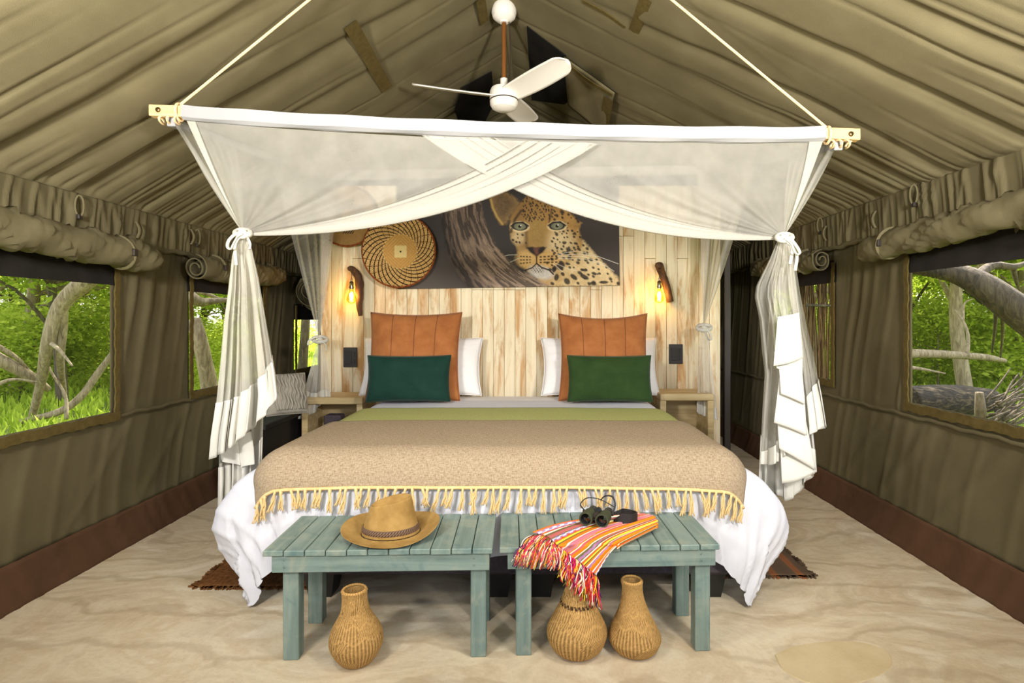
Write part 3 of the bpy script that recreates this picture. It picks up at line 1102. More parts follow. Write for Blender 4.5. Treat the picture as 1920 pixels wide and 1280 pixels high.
sleeve('bar_sleeve', P(346, 211, YF), P(1544, 251, YF), 0.060, 0.027, net, SAG)
# bottom edge of the sleeve: flat hem turned under
sleeve('back_sleeve', P(604, 329, YBK), P(1340, 318, YBK), 0.064, 0.025, net)
# suspension ropes up to the ridge
for (x0_, y0_) in ((337, 197), (1551, 240)):
    a_ = P(x0_, y0_, YF)
    b_ = np.array([RX + (0.03 if x0_ > 900 else -0.03), YF, RZ - 0.03])
    t_ = np.linspace(0, 1, 14)[:, None]
    tube_obj('rope', a_ * (1 - t_) + b_ * t_, 0.0065, M['rope'], net, 6)
    tube_obj('rope_loop', [a_ + np.array([0, .034 * math.cos(k), -0.035 + 0.04 * math.sin(k)]) for k in np.linspace(0, 2 * PI, 17)], 0.0065, M['rope'], net, 6)

# roof of the net
gu, gv = np.meshgrid(np.linspace(0, 1, 40), np.linspace(0, 1, 30), indexing='ij')
fa, fb, ba, bb = P(346, 222, YF), P(1544, 262, YF), P(604, 335, YBK), P(1340, 325, YBK)
top = ((1 - gu) * (1 - gv))[..., None] * fa + (gu * (1 - gv))[..., None] * fb + (gu * gv)[..., None] * bb + ((1 - gu) * gv)[..., None] * ba
top[..., 2] -= (SAG * (4 * gu * (1 - gu)) ** 0.75) * (1 - gv)
top[..., 2] -= 0.05 * np.sin(PI * gu) * np.sin(PI * gv) + 0.01 * np.sin(gu * 20) * np.sin(PI * gv)
surf('net_roof', top, M['net'], net)

KFL, KFR = np.array([455.0, 434.0]), np.array([1470.0, 441.0])


def drape(name, b0, b1, K, sag, sag0, Yoff, mat, seed, u_seq, nv=44, spread=10.0, ybar=YF, yk=YK, amp=1.0, ph0=0.0):
    """net panel hung from the bar (b0 outer end .. b1 inner end) and gathered into the knot K, in image units, placed at its true depth"""
    rows = []
    v = np.linspace(0, 1, nv)
    for i, (u, yo, du) in enumerate(u_seq):
        B0 = np.array(b0) * (1 - u) + np.array(b1) * u
        B0 = B0 + np.array([0.0, float(barsag(B0[0]))])
        Kp = K + np.array([0.0, -spread * 0.2 + spread * 0.8 * u])
        mid = (B0 + Kp) / 2 + np.array(sag0) * (1 - u) + np.array(sag) * (u ** 2.1)
        c = ((1 - v) ** 2)[:, None] * B0 + (2 * v * (1 - v))[:, None] * mid + (v ** 2)[:, None] * Kp
        c[:, 1] += du * np.sin(PI * np.clip(v * 0.9 + 0.05, 0, 1)) ** 0.8
        pl = np.sin(u * 46 + seed + ph0) * 0.6 + np.sin(u * 23 + 1.3 * seed)
        Yv = ybar + (yk - ybar) * v + Yoff + yo * np.sin(PI * v) ** 0.5 + amp * 0.016 * pl * np.sin(PI * v ** 0.7) * (0.35 + 0.65 * v)
        rows.append(np.stack([(c[:, 0] - CX) / F * Yv, Yv, H - (c[:, 1] - CY) / F * Yv], -1))
    return surf(name, np.stack(rows, 0), mat, net)


us = [(u, 0, 0) for u in np.linspace(0, 1, 130)]
hem_seq = []
rh = random.Random(3)
nz = 12
for k in range(nz * 9):
    ph = k / 9.0
    tri = abs((ph % 2) - 1)                       # zigzag
    layer = ph / nz
    uu = 1.0 - (0.02 + 0.17 * layer) * tri - 0.02 * layer
    hem_seq.append((uu, -0.006 - 0.030 * (1 - layer) + 0.012 * tri, 5.0 * math.sin(ph * 2.3) + 3.0 * math.sin(ph * 5.1)))
drape('front_panel', (352, 226), (1122, 258), KFL, (73, 84), (-2, 4), -0.012, M['net'], 1.0, us)
drape('gathered_hem', (352, 226), (1122, 258), KFL, (73, 84), (-2, 4), -0.016, M['net_thick'], 1.0, hem_seq)
drape('front_panel', (1541, 264), (788, 240), KFR, (-50, 112), (2, 4), 0.012, M['net'], 2.3, us)
drape('gathered_hem', (1541, 264), (788, 240), KFR, (-50, 112), (2, 4), 0.008, M['net_thick'], 2.3, hem_seq)
# pale bands along the outer edges of the front panels
drape('edge_band', (350, 226), (366, 226), KFL, (-4, 4), (-4, 4), -0.02, M['net_tail'], 1.0, [(u, 0, 0) for u in np.linspace(0, 1, 8)], spread=3, amp=0.2)
drape('edge_band', (1544, 262), (1518, 262), KFR, (8, 4), (4, 4), -0.005, M['net_tail'], 1.0, [(u, 0, 0) for u in np.linspace(0, 1, 8)], spread=3, amp=0.2)


def fan_to_knot(name, tops, K, mat, sag, n_u=70, nv=30, amp=0.02):
    """side nets: tops is a polyline of 3-D points along the frame, gathered into the 3-D knot K"""
    tp = spline(tops, n_u) if len(tops) > 2 else np.array([lerp(np.array(tops[0]), np.array(tops[1]), t) for t in np.linspace(0, 1, n_u)])
    v = np.linspace(0, 1, nv)
    rows = []
    for i in range(n_u):
        u = i / (n_u - 1)
        mid = (tp[i] + K) / 2 + np.array(sag) * (0.4 + 0.6 * math.sin(PI * u))
        c = ((1 - v) ** 2)[:, None] * tp[i] + (2 * v * (1 - v))[:, None] * mid + (v ** 2)[:, None] * K
        w = amp * math.sin(u * 40) * np.sin(PI * v ** 0.8)
        c[:, 0] += w; c[:, 1] += w * 0.6
        rows.append(c)
    return surf(name, np.stack(rows, 0), mat, net)


KFL3, KFR3 = P(455, 436, YK), P(1470, 443, YK)
YKB = 4.58
KBL3, KBR3 = P(598, 636, YKB), P(1319, 614, YKB)
sl = [lerp(side_l0, kl, t) + np.array([0, 0, 0.02]) for t in (0.0, 0.5, 1.0)]
sr = [lerp(side_r0, kr, t) + np.array([0, 0, 0.02]) for t in (0.0, 0.5, 1.0)]
fan_to_knot('side_panel', [sl[0], lerp(sl[0], kl, 0.30)], KFL3, M['net'], (-0.0, 0.02, -0.05), 40)
fan_to_knot('side_panel', [sr[0], lerp(sr[0], kr, 0.30)], KFR3, M['net'], (0.0, 0.02, -0.05), 40)
fan_to_knot('back_panel', [lerp(sl[0], kl, 0.55), lerp(sl[0], kl, 0.80), kl + np.array([0, 0, -.02]), lerp(kl, kr, 0.02) + np.array([0, 0, -.02]), lerp(kl, kr, 0.045) + np.array([0, 0, -.02])], KBL3, M['net_thick'], (0.05, -0.05, -0.16), 70)
fan_to_knot('back_panel', [lerp(sr[0], kr, 0.55), lerp(sr[0], kr, 0.80), kr + np.array([0, 0, -.02]), lerp(kr, kl, 0.02) + np.array([0, 0, -.02]), lerp(kr, kl, 0.055) + np.array([0, 0, -.02])], KBR3, M['net_tail'], (-0.02, -0.05, -0.12), 70)


def poly_x(pts, y):
    ys_ = [p[1] for p in pts]; xs_ = [p[0] for p in pts]
    return np.interp(y, ys_, xs_)


def tail(name, left_e, right_e, hem, Yc, mat, seed, n=84, nv=60, pleats=9, depth=0.05, y0=None, band=None, band_mat=None, top_e=None):
    """the bundle below a knot: pleated cloth between a left and a right edge, ending at the hem line"""
    hx = np.array([h[0] for h in hem], float); hy = np.array([h[1] for h in hem], float)
    hu = np.linspace(0, 1, len(hem))
    cols = []; colsb = []
    r = np.random.default_rng(seed)
    ph = r.uniform(0, 6, 4)
    for i in range(n):
        u = i / (n - 1)
        yh = np.interp(u, hu, hy)
        yt = y0 if top_e is None else np.interp(u, [0, 1], top_e)
        y = np.linspace(yt, yh, nv)
        xl = poly_x(left_e, y); xr_ = poly_x(right_e, y)
        uw = u + 0.10 * math.sin(2 * PI * u * 1.2 + ph[0]) + 0.045 * math.sin(2 * PI * u * 2.9 + ph[3])
        am = 0.45 + 0.75 * abs(math.sin(u * 7.3 + ph[2] * 2))
        um = u + 0.35 / pleats * np.sin(u * PI * 2 * pleats + ph[0]) * 0.5
        x = xl + (xr_ - xl) * np.clip(um, 0, 1)
        wd = (xr_ - xl)
        g = np.clip((y - yt) / 160.0, 0.12, 1)
        Yv = Yc + depth * g * (0.62 * am * np.sin(uw * PI * 2 * pleats + ph[1] + 0.6 * np.sin(y * 0.017 + u * 3)) + 0.5 * np.sin(uw * PI * 2 * pleats * 0.43 + ph[2] + y * 0.006) + 0.14 * np.sin(uw * 61 + ph[3]))
        p = np.stack([(x - CX) / F * Yv, Yv, H - (y - CY) / F * Yv], -1)
        cols.append(p)
        if band:
            yb = np.linspace(max(yt, yh - (np.interp(u, [0, 1], band))), yh + 1.5, 16)
            xlb = poly_x(left_e, yb); xrb = poly_x(right_e, yb)
            xb = xlb + (xrb - xlb) * np.clip(um, 0, 1)
            Yb = np.interp(yb, y, Yv) - 0.004
            colsb.append(np.stack([(xb - CX) / F * Yb, Yb, H - (yb - CY) / F * Yb], -1))
    o = surf(name, np.stack(cols, 0), mat, net)
    if band:
        bnd = surf('hem_band', np.stack(colsb, 0), band_mat or M['cream_cotton'], o)
        bnd.modifiers.new('s', 'SOLIDIFY').thickness = 0.003
    return o


# front left bundle: long layer behind, shorter layer over it
tail('hanging_tail', [(450, 436), (430, 520), (418, 640), (412, 760), (409, 960)], [(464, 436), (480, 520), (492, 640), (496, 760), (492, 900), (480, 960)],
     [(409, 956), (430, 946), (440, 930), (462, 905), (486, 878)], YK + 0.13, M['net_tail'], 4, pleats=5, depth=0.035, y0=436, band=(80, 60))
tail('hanging_tail', [(447, 436), (435, 480), (429, 540), (420, 600), (413, 680), (405, 760), (396, 820), (392, 870)],
     [(464, 436), (474, 470), (486, 520), (497, 580), (508, 640), (518, 700), (523, 740), (520, 790), (512, 870)],
     [(392, 860), (415, 850), (440, 836), (466, 815), (492, 795), (510, 770), (521, 735)], YK, M['net_tail'], 5, pleats=7, depth=0.05, y0=436, band=(105, 70))
# short folded corner of the hem under the front layer
tail('hanging_tail', [(402, 800), (406, 846), (418, 900)], [(470, 800), (476, 840), (478, 880)], [(408, 862), (430, 868), (452, 876), (474, 868)], YK + 0.07, M['cream_cotton'], 8, n=30, nv=14, pleats=2, depth=0.03, top_e=(838, 806))
# front right bundle
tail('hanging_tail', [(1462, 443), (1448, 500), (1440, 620), (1430, 760), (1421, 940)], [(1480, 443), (1494, 540), (1514, 700), (1532, 860), (1530, 940)],
     [(1421, 905), (1445, 915), (1470, 925), (1482, 938), (1499, 926), (1500, 900), (1530, 884)], YK + 0.13, M['net_tail'], 14, pleats=6, depth=0.035, y0=443, band=(90, 90))
tail('hanging_tail', [(1461, 443), (1441, 490), (1418, 535), (1415, 556), (1424, 600), (1429, 660), (1434, 700), (1430, 780), (1424, 880)],
     [(1481, 443), (1492, 490), (1502, 550), (1514, 610), (1526, 660), (1536, 712), (1545, 760), (1551, 800)],
     [(1422, 868), (1440, 870), (1462, 860), (1484, 840), (1510, 822), (1528, 806), (1549, 798)], YK, M['net'], 15, pleats=8, depth=0.05, y0=443, band=(20, 88))
# the cotton border falls in a cascade of folds down the middle of the right bundle


def ruffle(pts_top, pts_bot, Yc, bulge):
    n = 22; m = 12
    t = np.linspace(0, 1, n); s = np.linspace(0, 1, m)
    tt = spline([(x, y, 0) for x, y in pts_top], n)[:, :2]; bb_ = spline([(x, y, 0) for x, y in pts_bot], n)[:, :2]
    rows = []
    for i in range(n):
        c = tt[i][None] * (1 - s)[:, None] + bb_[i][None] * s[:, None]
        Yv = Yc - bulge * np.sin(PI * t[i]) * (0.3 + 0.7 * s) - 0.022 * s + 0.012 * t[i] * s
        rows.append(np.stack([(c[:, 0] - CX) / F * Yv, Yv, H - (c[:, 1] - CY) / F * Yv], -1))
    o = surf('border_fold', np.stack(rows, 0), M['cream_cotton'], net)
    o.modifiers.new('s', 'SOLIDIFY').thickness = 0.003


YR = YK - 0.075
ruffle([(1458, 594), (1480, 590), (1498, 586)], [(1450, 686), (1478, 681), (1505, 671)], YR, 0.006)
ruffle([(1451, 660), (1478, 664), (1504, 668)], [(1456, 690), (1482, 702), (1504, 713)], YR + 0.030, 0.006)
ruffle([(1460, 682), (1478, 684), (1503, 690)], [(1464, 738), (1484, 746), (1509, 758)], YR + 0.012, 0.006)
ruffle([(1462, 700), (1484, 720), (1508, 740)], [(1451, 792), (1480, 802), (1512, 816)], YR + 0.022, 0.006)
ruffle([(1456, 770), (1482, 780), (1511, 790)], [(1461, 841), (1492, 858), (1529, 881)], YR + 0.034, 0.010)
ruffle([(1462, 820), (1490, 830), (1528, 842)], [(1466, 906), (1497, 900), (1531, 884)], YR + 0.050, 0.012)
# rear bundles
tail('hanging_tail', [(595, 636), (584, 680), (572, 720), (562, 760), (556, 784)], [(604, 636), (612, 680), (617, 720), (620, 745), (622, 784)],
     [(556, 784), (575, 783), (592, 770), (606, 752), (621, 742)], YKB + 0.02, M['net_tail'], 24, n=50, nv=30, pleats=4, depth=0.04, y0=638, band=(58, 10))
tail('hanging_tail', [(1314, 614), (1308, 680), (1306, 740), (1304, 800)], [(1325, 614), (1334, 680), (1341, 740), (1347, 800)],
     [(1304, 770), (1320, 778), (1334, 780), (1347, 786)], YKB + 0.02, M['net_tail'], 25, n=50, nv=30, pleats=4, depth=0.04, y0=616, band=(16, 20))


def tie(K, Y, loops, tails_):
    K = np.array(K, float)
    t = tube_obj('tie', [P(K[0] + 13 * math.cos(a), K[1] + 5 * math.sin(a), Y - 0.03 - 0.035 * math.sin(a)) for a in np.linspace(0, 2 * PI, 25)], 0.016, M['cream_cotton'], net, 8)
    kn, kf = lathe_geo([(0.001, -0.022), (0.016, -0.016), (0.024, 0), (0.016, 0.016), (0.001, 0.022)], 14)
    link_mesh('knot', kn + P(K[0], K[1], Y - 0.06), kf, M['cream_cotton'], t)
    for lp in loops + tails_:
        pts = spline([P(K[0] + x, K[1] + y, Y - 0.065 - 0.012 * k) for k, (x, y) in enumerate(lp)], 26)
        V, Fc = tube_geo(pts, 0.008, 6, True, 0.5)
        link_mesh('tie_end', V, Fc, M['cream_cotton'], t)


tie((455, 437), YK, [[(-2, 0), (-14, 2), (-26, 14), (-28, 26), (-22, 30), (-18, 22), (-10, 8), (0, 2)]], [[(0, 2), (8, 8), (14, 20), (13, 30)], [(-4, 4), (-14, 22), (-12, 60)]])
tie((1471, 445), YK, [[(2, 0), (12, 4), (22, 16), (28, 28), (24, 32), (18, 26), (12, 12), (0, 2)]], [[(2, 2), (14, 20), (10, 50)], [(2, 4), (22, 30), (20, 62)]])
tie((600, 636), YKB, [[(0, 0), (-8, -4), (-20, 2), (-22, 10), (-16, 8), (-8, 0)]], [[(0, 2), (10, 10), (12, 22)]])
tie((1320, 614), YKB, [[(0, 0), (8, 6), (14, 20), (10, 22), (4, 8)]], [[(0, 2), (10, 30)]])


# ================================================================ BED
BCX = -0.155
BX0, BX1, BY0, BY1, BZ = -1.13, 0.95, 2.66, 4.78, 0.70
bed = thing('bed', 'wide low double bed with a charcoal upholstered base on black feet', 'bed', (BCX, 3.7, 0))
MB().box(BX0, BX1, BY0, BY1, 0.125, 0.42, ch=0.015).build('base', M['charcoal'], bed)
for fx in (-1.04, -0.18, 0.03, 0.86):
    for fy in (2.76, 4.6):
        m_ = MB(); z0_, z1_ = 0.0, 0.125
        V = [];
        for z_, h_ in ((z0_, 0.055), (z1_, 0.075)):
            V += [(fx - h_, fy - h_, z_), (fx + h_, fy - h_, z_), (fx + h_, fy + h_, z_), (fx - h_, fy + h_, z_)]
        m_.add(V, [(3, 2, 1, 0), (4, 5, 6, 7), (0, 1, 5, 4), (1, 2, 6, 5), (2, 3, 7, 6), (3, 0, 4, 7)])
        m_.build('foot', M['black_plastic'], bed)
MB().box(BX0 + .02, BX1 - .02, BY0 + .03, BY1, 0.42, 0.655, ch=0.05).build('mattress', M['white_cotton'], bed)

# a bedding layer: arc-length drape over the mattress box with coned corners


def drape_bed(a, b, x0, x1, yf, zt, r, flare_x, flare_y, fold_amp=0.0, fold_n=5, seed=0, zmin=0.015):
    """a: across from centre line, b: distance from the foot edge toward the head (negative hangs). returns xyz"""
    cx = (x0 + x1) / 2; hw = (x1 - x0) / 2
    sx = np.sign(a - 0.0)
    ea = np.clip(np.abs(a) - hw, 0, None); eb = np.clip(-b, 0, None)
    e = np.hypot(ea, eb)
    ang = np.arctan2(eb, ea + 1e-9)                      # 0 = side, pi/2 = foot
    # rounded edge then fall
    phi = np.clip(e / r, 0, PI / 2)
    out = r * np.sin(phi); drop = r * (1 - np.cos(phi))
    rest = np.clip(e - r * PI / 2, 0, None)
    corner = np.sin(2 * ang)
    fl = flare_x * np.cos(ang) ** 2 + flare_y * np.sin(ang) ** 2 + 0.22 * corner * max(flare_x, 0.05)
    drop = drop + rest * np.sqrt(np.clip(1 - fl ** 2, 0.05, 1)); out = out + rest * fl
    if fold_amp:
        along = np.where(ea > eb, b * 1.0, a) + ang * 0.35
        w = np.sin(along * fold_n * 2 * PI + seed) * 0.6 + np.sin(along * fold_n * 3.7 * PI + 2.1 * seed) * 0.4
        out = out + fold_amp * w * np.clip(rest / 0.3, 0, 1)
    bx = cx + sx * np.minimum(np.abs(a), hw); by = yf + np.clip(b, 0, None)
    X = bx + sx * out * np.cos(ang); Y = by - out * np.sin(ang)
    Z = np.maximum(zt - drop, zmin)
    return np.stack([X, Y, Z], -1)


def bedding(name, a0, a1, b0, b1, lift, mat, na=140, nb=90, hem_fn=None, puff=None, **kw):
    aa = np.linspace(a0, a1, na); bb_ = np.linspace(b0, b1, nb)
    A, B = np.meshgrid(aa, bb_, indexing='ij')
    if hem_fn is not None:
        B = hem_fn(A, B)
    p = drape_bed(A, B, -1.165 - lift, 0.845 + lift, BY0 + 0.13 - lift, BZ + lift, 0.18, **kw)
    if puff is not None:
        p = puff(p, A, B)
    o = surf(name, p, mat)
    uv = o.data.uv_layers.new(name='UVMap')
    vi = np.zeros(len(o.data.loops), np.int32); o.data.loops.foreach_get('vertex_index', vi)
    uv.data.foreach_set('uv', np.stack([A.ravel()[vi], B.ravel()[vi]], -1).ravel())
    return o, A, B, p


def duvet_puff(p, A, B):
    n = fbm(A * 2.2 + 5, B * 2.2, 3, 4) - 0.5
    p = p.copy()
    p[..., 2] += np.where(p[..., 2] > 0.6, 0.012 * n, 0)
    s = np.clip((0.62 - p[..., 2]) / 0.5, 0, 1)
    out = np.sign(A)
    # big soft billows at the two foot corners
    ea = np.clip(np.abs(A) - 0.9, 0, None); eb = np.clip(-B, 0, None)
    corner = np.exp(-((np.arctan2(eb, ea + 1e-6) - 0.30) / 0.60) ** 2) * (np.abs(A) > 0.9) * np.exp(-(np.clip(B, 0, None) / 0.5) ** 2)
    s2 = np.clip((0.66 - p[..., 2]) / 0.64, 0, 1)
    bul = np.sin(PI * s2 ** 0.85)
    p[..., 0] += out * corner * (0.20 * bul) + 0.03 * s * (fbm(A * 5, B * 5, 9) - 0.5) * out
    p[..., 1] += 0.04 * s * (fbm(A * 6 + 9, B * 4, 19) - 0.5)
    cre = folds(A * 1.0 + 0.5 * B, 0 * A, 31, -2, 2, 0.11, 1, 0.022, 1, 0)
    p[..., 1] -= 0.012 * cre * s
    p[..., 0] += out * 0.012 * cre * s
    p[..., 2] = np.maximum(p[..., 2], 0.015)
    return p


def duvet_hem(A, B):
    # the foot hang is short in the middle, the corners reach the floor
    k = np.clip((np.abs(A) - 0.85) / 0.35, 0, 1)
    f = 0.56 + 0.06 * k
    return np.where(B < 0, B * f, B)


duvet, A_, B_, p_ = bedding('duvet', -1.60, 1.60, -1.0, 1.70, 0.0, M['white_cotton'], 190, 150, duvet_hem, duvet_puff,
                            flare_x=0.14, flare_y=0.03, fold_amp=0.025, fold_n=2.3, seed=1.0)
tag(duvet, 'white cotton duvet spread over the bed, its corners billowing down to the floor', 'duvet')
sheet, *_ = bedding('bed_sheet', -1.17, 1.17, 1.1, 1.98, -0.008, M['pillow_cotton'], 90, 60, None,
                    lambda p, A, B: p + np.stack([0 * A, 0 * A, 0.012 * (fbm(A * 4, B * 3, 8) - 0.5)], -1), flare_x=0.1, flare_y=0.05)
tag(sheet, 'white sheet on the head half of the bed, under the pillows', 'sheet')

# moss green runner and the oatmeal throw over the foot end
def soft(seed, amp):
    def f(p, A, B):
        p = p.copy()
        p[..., 2] += amp * (fbm(A * 3 + seed, B * 4, seed) - 0.5) * 2 * (p[..., 2] > 0.55)
        s = np.clip((0.66 - p[..., 2]) / 0.3, 0, 1)
        p[..., 0] += np.sign(A) * 0.02 * s * (fbm(A * 4, B * 6, seed + 4) - 0.5)
        return p
    return f


gr, *_ = bedding('green_throw', -1.22, 1.22, 0.34, 1.26, 0.016, M['green_weave'], 120, 50, lambda A, B: B - 0.05 * (np.abs(A) / 1.3) ** 2, soft(2, 0.004), flare_x=0.25, flare_y=0.05)
gr.modifiers.new('s', 'SOLIDIFY').thickness = 0.008
tag(gr, 'moss green woven bed throw showing as a band above the oatmeal one', 'throw')


def tan_hem(A, B):
    f = 1 + 0.16 * (np.abs(A) / 1.24) ** 5
    return np.where(B < 0, B * f, B - 0.04 * (np.abs(A) / 1.35) ** 2 * sstep(0, 0.35, B))


tan, A_, B_, tp_ = bedding('oatmeal_throw', -1.24, 1.24, -0.262, 0.68, 0.032, M['tan_weave'], 170, 90, tan_hem, soft(5, 0.005), flare_x=0.16, flare_y=0.04)
tan.modifiers.new('s', 'SOLIDIFY').thickness = 0.008
tag(tan, 'oatmeal woven throw with a knotted cream fringe across the foot of the bed', 'throw')
# cream knotted edge and tassels
hem_line = tp_[:, 0, :]
up = tp_[:, 3, :]
V, Fc = tube_geo(hem_line + np.array([0, -0.004, 0]), 0.008, 6, True)
link_mesh('fringe_cord', V, Fc, M['tassel'], tan)
tm = MB()
rt = random.Random(4)
for k in range(7):
    a = rt.uniform(0, 6.28); w = 0.010
    z = np.linspace(0, -1, 7)
    dx = rt.uniform(-0.016, 0.016); dy = rt.uniform(-.006, .006)
    pts = np.stack([w * 0.4 * math.cos(a) + dx * z * z + 0.003 * np.sin(z * 9 + a), w * .4 * math.sin(a) + dy * z * z, z * 0.085], -1)
    tm.tube(pts, [0.0042, 0.0052, 0.004, 0.0042, 0.0042, 0.0038, 0.002], 5)
proto = tm.build('tassel', M['tassel'], tan, True)
pm = proto.data
arc = np.concatenate([[0], np.cumsum(np.linalg.norm(np.diff(hem_line, axis=0), axis=1))])
nT = 62
for i in range(nT):
    s_ = arc[-1] * (i + 0.5 + rt.uniform(-.28, .28)) / nT
    pos = np.array([np.interp(s_, arc, hem_line[:, k]) for k in range(3)])
    upv = np.array([np.interp(s_, arc, up[:, k]) for k in range(3)])
    d = pos - upv; d[2] -= 0.004; d /= np.linalg.norm(d)
    d = d * 0.75 + np.array([0, 0, -0.25]); d /= np.linalg.norm(d)
    o = proto if i == 0 else proto.copy()
    if i: COL.objects.link(o)
    side = np.cross(d, (0, 1, 0)); side /= np.linalg.norm(side) + 1e-9
    side = side + d * rt.uniform(-.3, .3)
    side /= np.linalg.norm(side)
    yv = np.cross(-d, side); yv /= np.linalg.norm(yv)
    sx = np.cross(yv, -d)
    R = Matrix(((sx[0], yv[0], -d[0]), (sx[1], yv[1], -d[1]), (sx[2], yv[2], -d[2]))).to_4x4()
    R = R @ Matrix.Rotation(rt.uniform(-.28, .28), 4, 'Y') @ Matrix.Rotation(rt.uniform(-.5, .5), 4, 'Z') @ Matrix.Scale(rt.uniform(.95, 1.45), 4, (0, 0, 1))
    R.translation = Vector(pos - wl(tan) + np.array([0, -0.006, 0]))
    o.matrix_local = R

# ---- cushions


def cushion_geo(w, h, T, n=48, ears=0.07, puck=0.0, sag=0.0, seed=0, panels=0, sharp=0.5):
    u = np.linspace(-1, 1, n)
    U, Vv = np.meshgrid(u, u, indexing='ij')
    x = U * w / 2 * (1 - ears * (1 - Vv ** 2)); z = Vv * h / 2 * (1 - ears * (1 - U ** 2))
    th = T / 2 * np.clip((1 - np.abs(U) ** 2.6), 0, 1) ** sharp * np.clip((1 - np.abs(Vv) ** 2.6), 0, 1) ** sharp
    nz = fbm(U * 2.2 + seed * 3, Vv * 2.2, seed) - 0.5
    edge = np.clip(1 - np.maximum(np.abs(U), np.abs(Vv)), 0, 1)
    th = th * (1 + 0.25 * nz)
    wr = np.sin((U * 9 + Vv * 3) + 5 * nz) * 0.003 * (edge > 0) + puck * np.sin(Vv * 40 + 9 * nz) * edge ** 0.5
    if panels:
        for k in range(1, panels):
            c = -1 + 2 * k / panels
            th = th - 0.010 * np.exp(-((U - c) / 0.025) ** 2) * (edge > 0.02)
    if sag:
        z = z - sag * (1 - U ** 2) * (Vv > 0) * Vv
    f = np.stack([x, -th - wr, z], -1); b = np.stack([x, th, z], -1)
    return f, b


def cushion(name, label, cat, w, h, T, mat, loc, lean, rz, group=None, seam=None, **kw):
    f, b = cushion_geo(w, h, T, **kw)
    n = f.shape[0]
    t = thing(name, label, cat, (0, 0, 0), group)
    V = np.vstack([f.reshape(-1, 3), b.reshape(-1, 3)]) + np.array([0, 0, h / 2])
    Fc = np.vstack([grid_faces(n, n), grid_faces(n, n)[:, ::-1] + n * n])
    c = link_mesh('cover', V, Fc, mat, t)
    bm = bmesh.new(); bm.from_mesh(c.data); bmesh.ops.remove_doubles(bm, verts=bm.verts, dist=1e-4)
    bmesh.ops.recalc_face_normals(bm, faces=bm.faces); bm.to_mesh(c.data); bm.free()
    # piping round the edge
    e = np.vstack([f[:, 0], f[-1, 1:], f[::-1, -1][1:], f[0, ::-1][1:]]) + np.array([0, 0, h / 2])
    tv, tf = tube_geo(e, 0.0035, 5, False)
    link_mesh('piping', tv, tf, mat, t)
    if seam is not None:
        P_ = kw.get('panels', 0)
        for k in range(1, P_):
            i = int(round((k / P_) * (n - 1)))
            ln = f[i, 1:-1] + np.array([0, -0.001, h / 2])
            tv, tf = tube_geo(ln, 0.0028, 5, True)
            link_mesh('seam', tv, tf, seam, t)
    t.location = loc
    t.rotation_euler = (-lean, 0, rz)
    return t


def place(px, py, Y):
    p = P(px, py, Y); return tuple(p)


# big white pillows standing against the boards
cushion('white_pillow', 'white bed pillow standing against the boards behind the rust cushion by the left lamp', 'pillow', 1.03, 0.50, 0.20, M['pillow_cotton'], place(788, 741, 4.66), 0.30, 0.0, None, None, seed=3, ears=0.06, puck=0.002)
cushion('white_pillow', 'white bed pillow standing against the boards behind the rust cushion by the right lamp', 'pillow', 1.00, 0.50, 0.20, M['pillow_cotton'], place(1126, 741, 4.66), 0.30, 0.0, None, None, seed=6, ears=0.06, puck=0.002)
cushion('rust_cushion', 'large square rust velvet cushion behind the bottle green one', 'cushion', 0.76, 0.74, 0.22, M['rust'], place(773, 752, 4.44), 0.26, 0.03, None, M['rust_dark'], seed=2, ears=0.075, puck=0.002, panels=4)
cushion('rust_cushion', 'large square rust velvet cushion behind the moss green one', 'cushion', 0.74, 0.73, 0.20, M['rust'], place(1134, 752, 4.44), 0.26, -0.03, None, M['rust_dark'], seed=9, ears=0.075, puck=0.002, panels=4, sag=0.02)
cushion('lumbar_cushion', 'oblong bottle green velvet cushion in front of a rust cushion', 'cushion', 0.645, 0.36, 0.16, M['velvet_teal'], place(765, 753, 4.26), 0.22, 0.06, None, None, seed=4, ears=0.05)
cushion('lumbar_cushion', 'oblong moss green velvet cushion in front of a rust cushion', 'cushion', 0.655, 0.36, 0.16, M['velvet_green'], place(1144, 753, 4.26), 0.22, -0.02, None, None, seed=5, ears=0.05)

# ---- bedside tables


def bedside(label, x0, x1, yfront, ztop):
    t = thing('bedside_table', label, 'bedside table', ((x0 + x1) / 2, yfront + 0.18, 0))
    MB().box(x0, x1, yfront, yfront + 0.36, ztop - 0.055, ztop, ch=0.006).build('table_top', M['table_wood'], t)
    for xa in (x0 + 0.0, x1 - 0.05):
        MB().box(xa, xa + 0.05, yfront + 0.005, yfront + 0.355, 0, ztop - 0.055, ch=0.004).build('side_panel', M['table_wood'], t)
    MB().box(x0 + .05, x1 - .05, yfront + 0.02, yfront + 0.34, 0.30, 0.335, ch=0.003).build('shelf', M['table_wood'], t)
    MB().box(x0 + .05, x1 - .05, yfront + 0.325, yfront + 0.345, 0.335, ztop - 0.055).build('back_panel', M['table_wood'], t)
    return t


bedside('limed wood bedside table beside the net bundle under the left lamp', -1.90, -1.40, 4.54, 0.715)
bedside('limed wood bedside table beside the net bundle under the right lamp', 1.04, 1.48, 4.54, 0.745)
# small charging box on the shelf's lip of the left table
bx = MB().box(-1.74, -1.60, 4.60, 4.72, 0.335, 0.56, ch=0.01).build('grey_box', M['charcoal'])
tag(bx, 'small grey fabric box on the shelf of the bedside table under the left lamp', 'box')

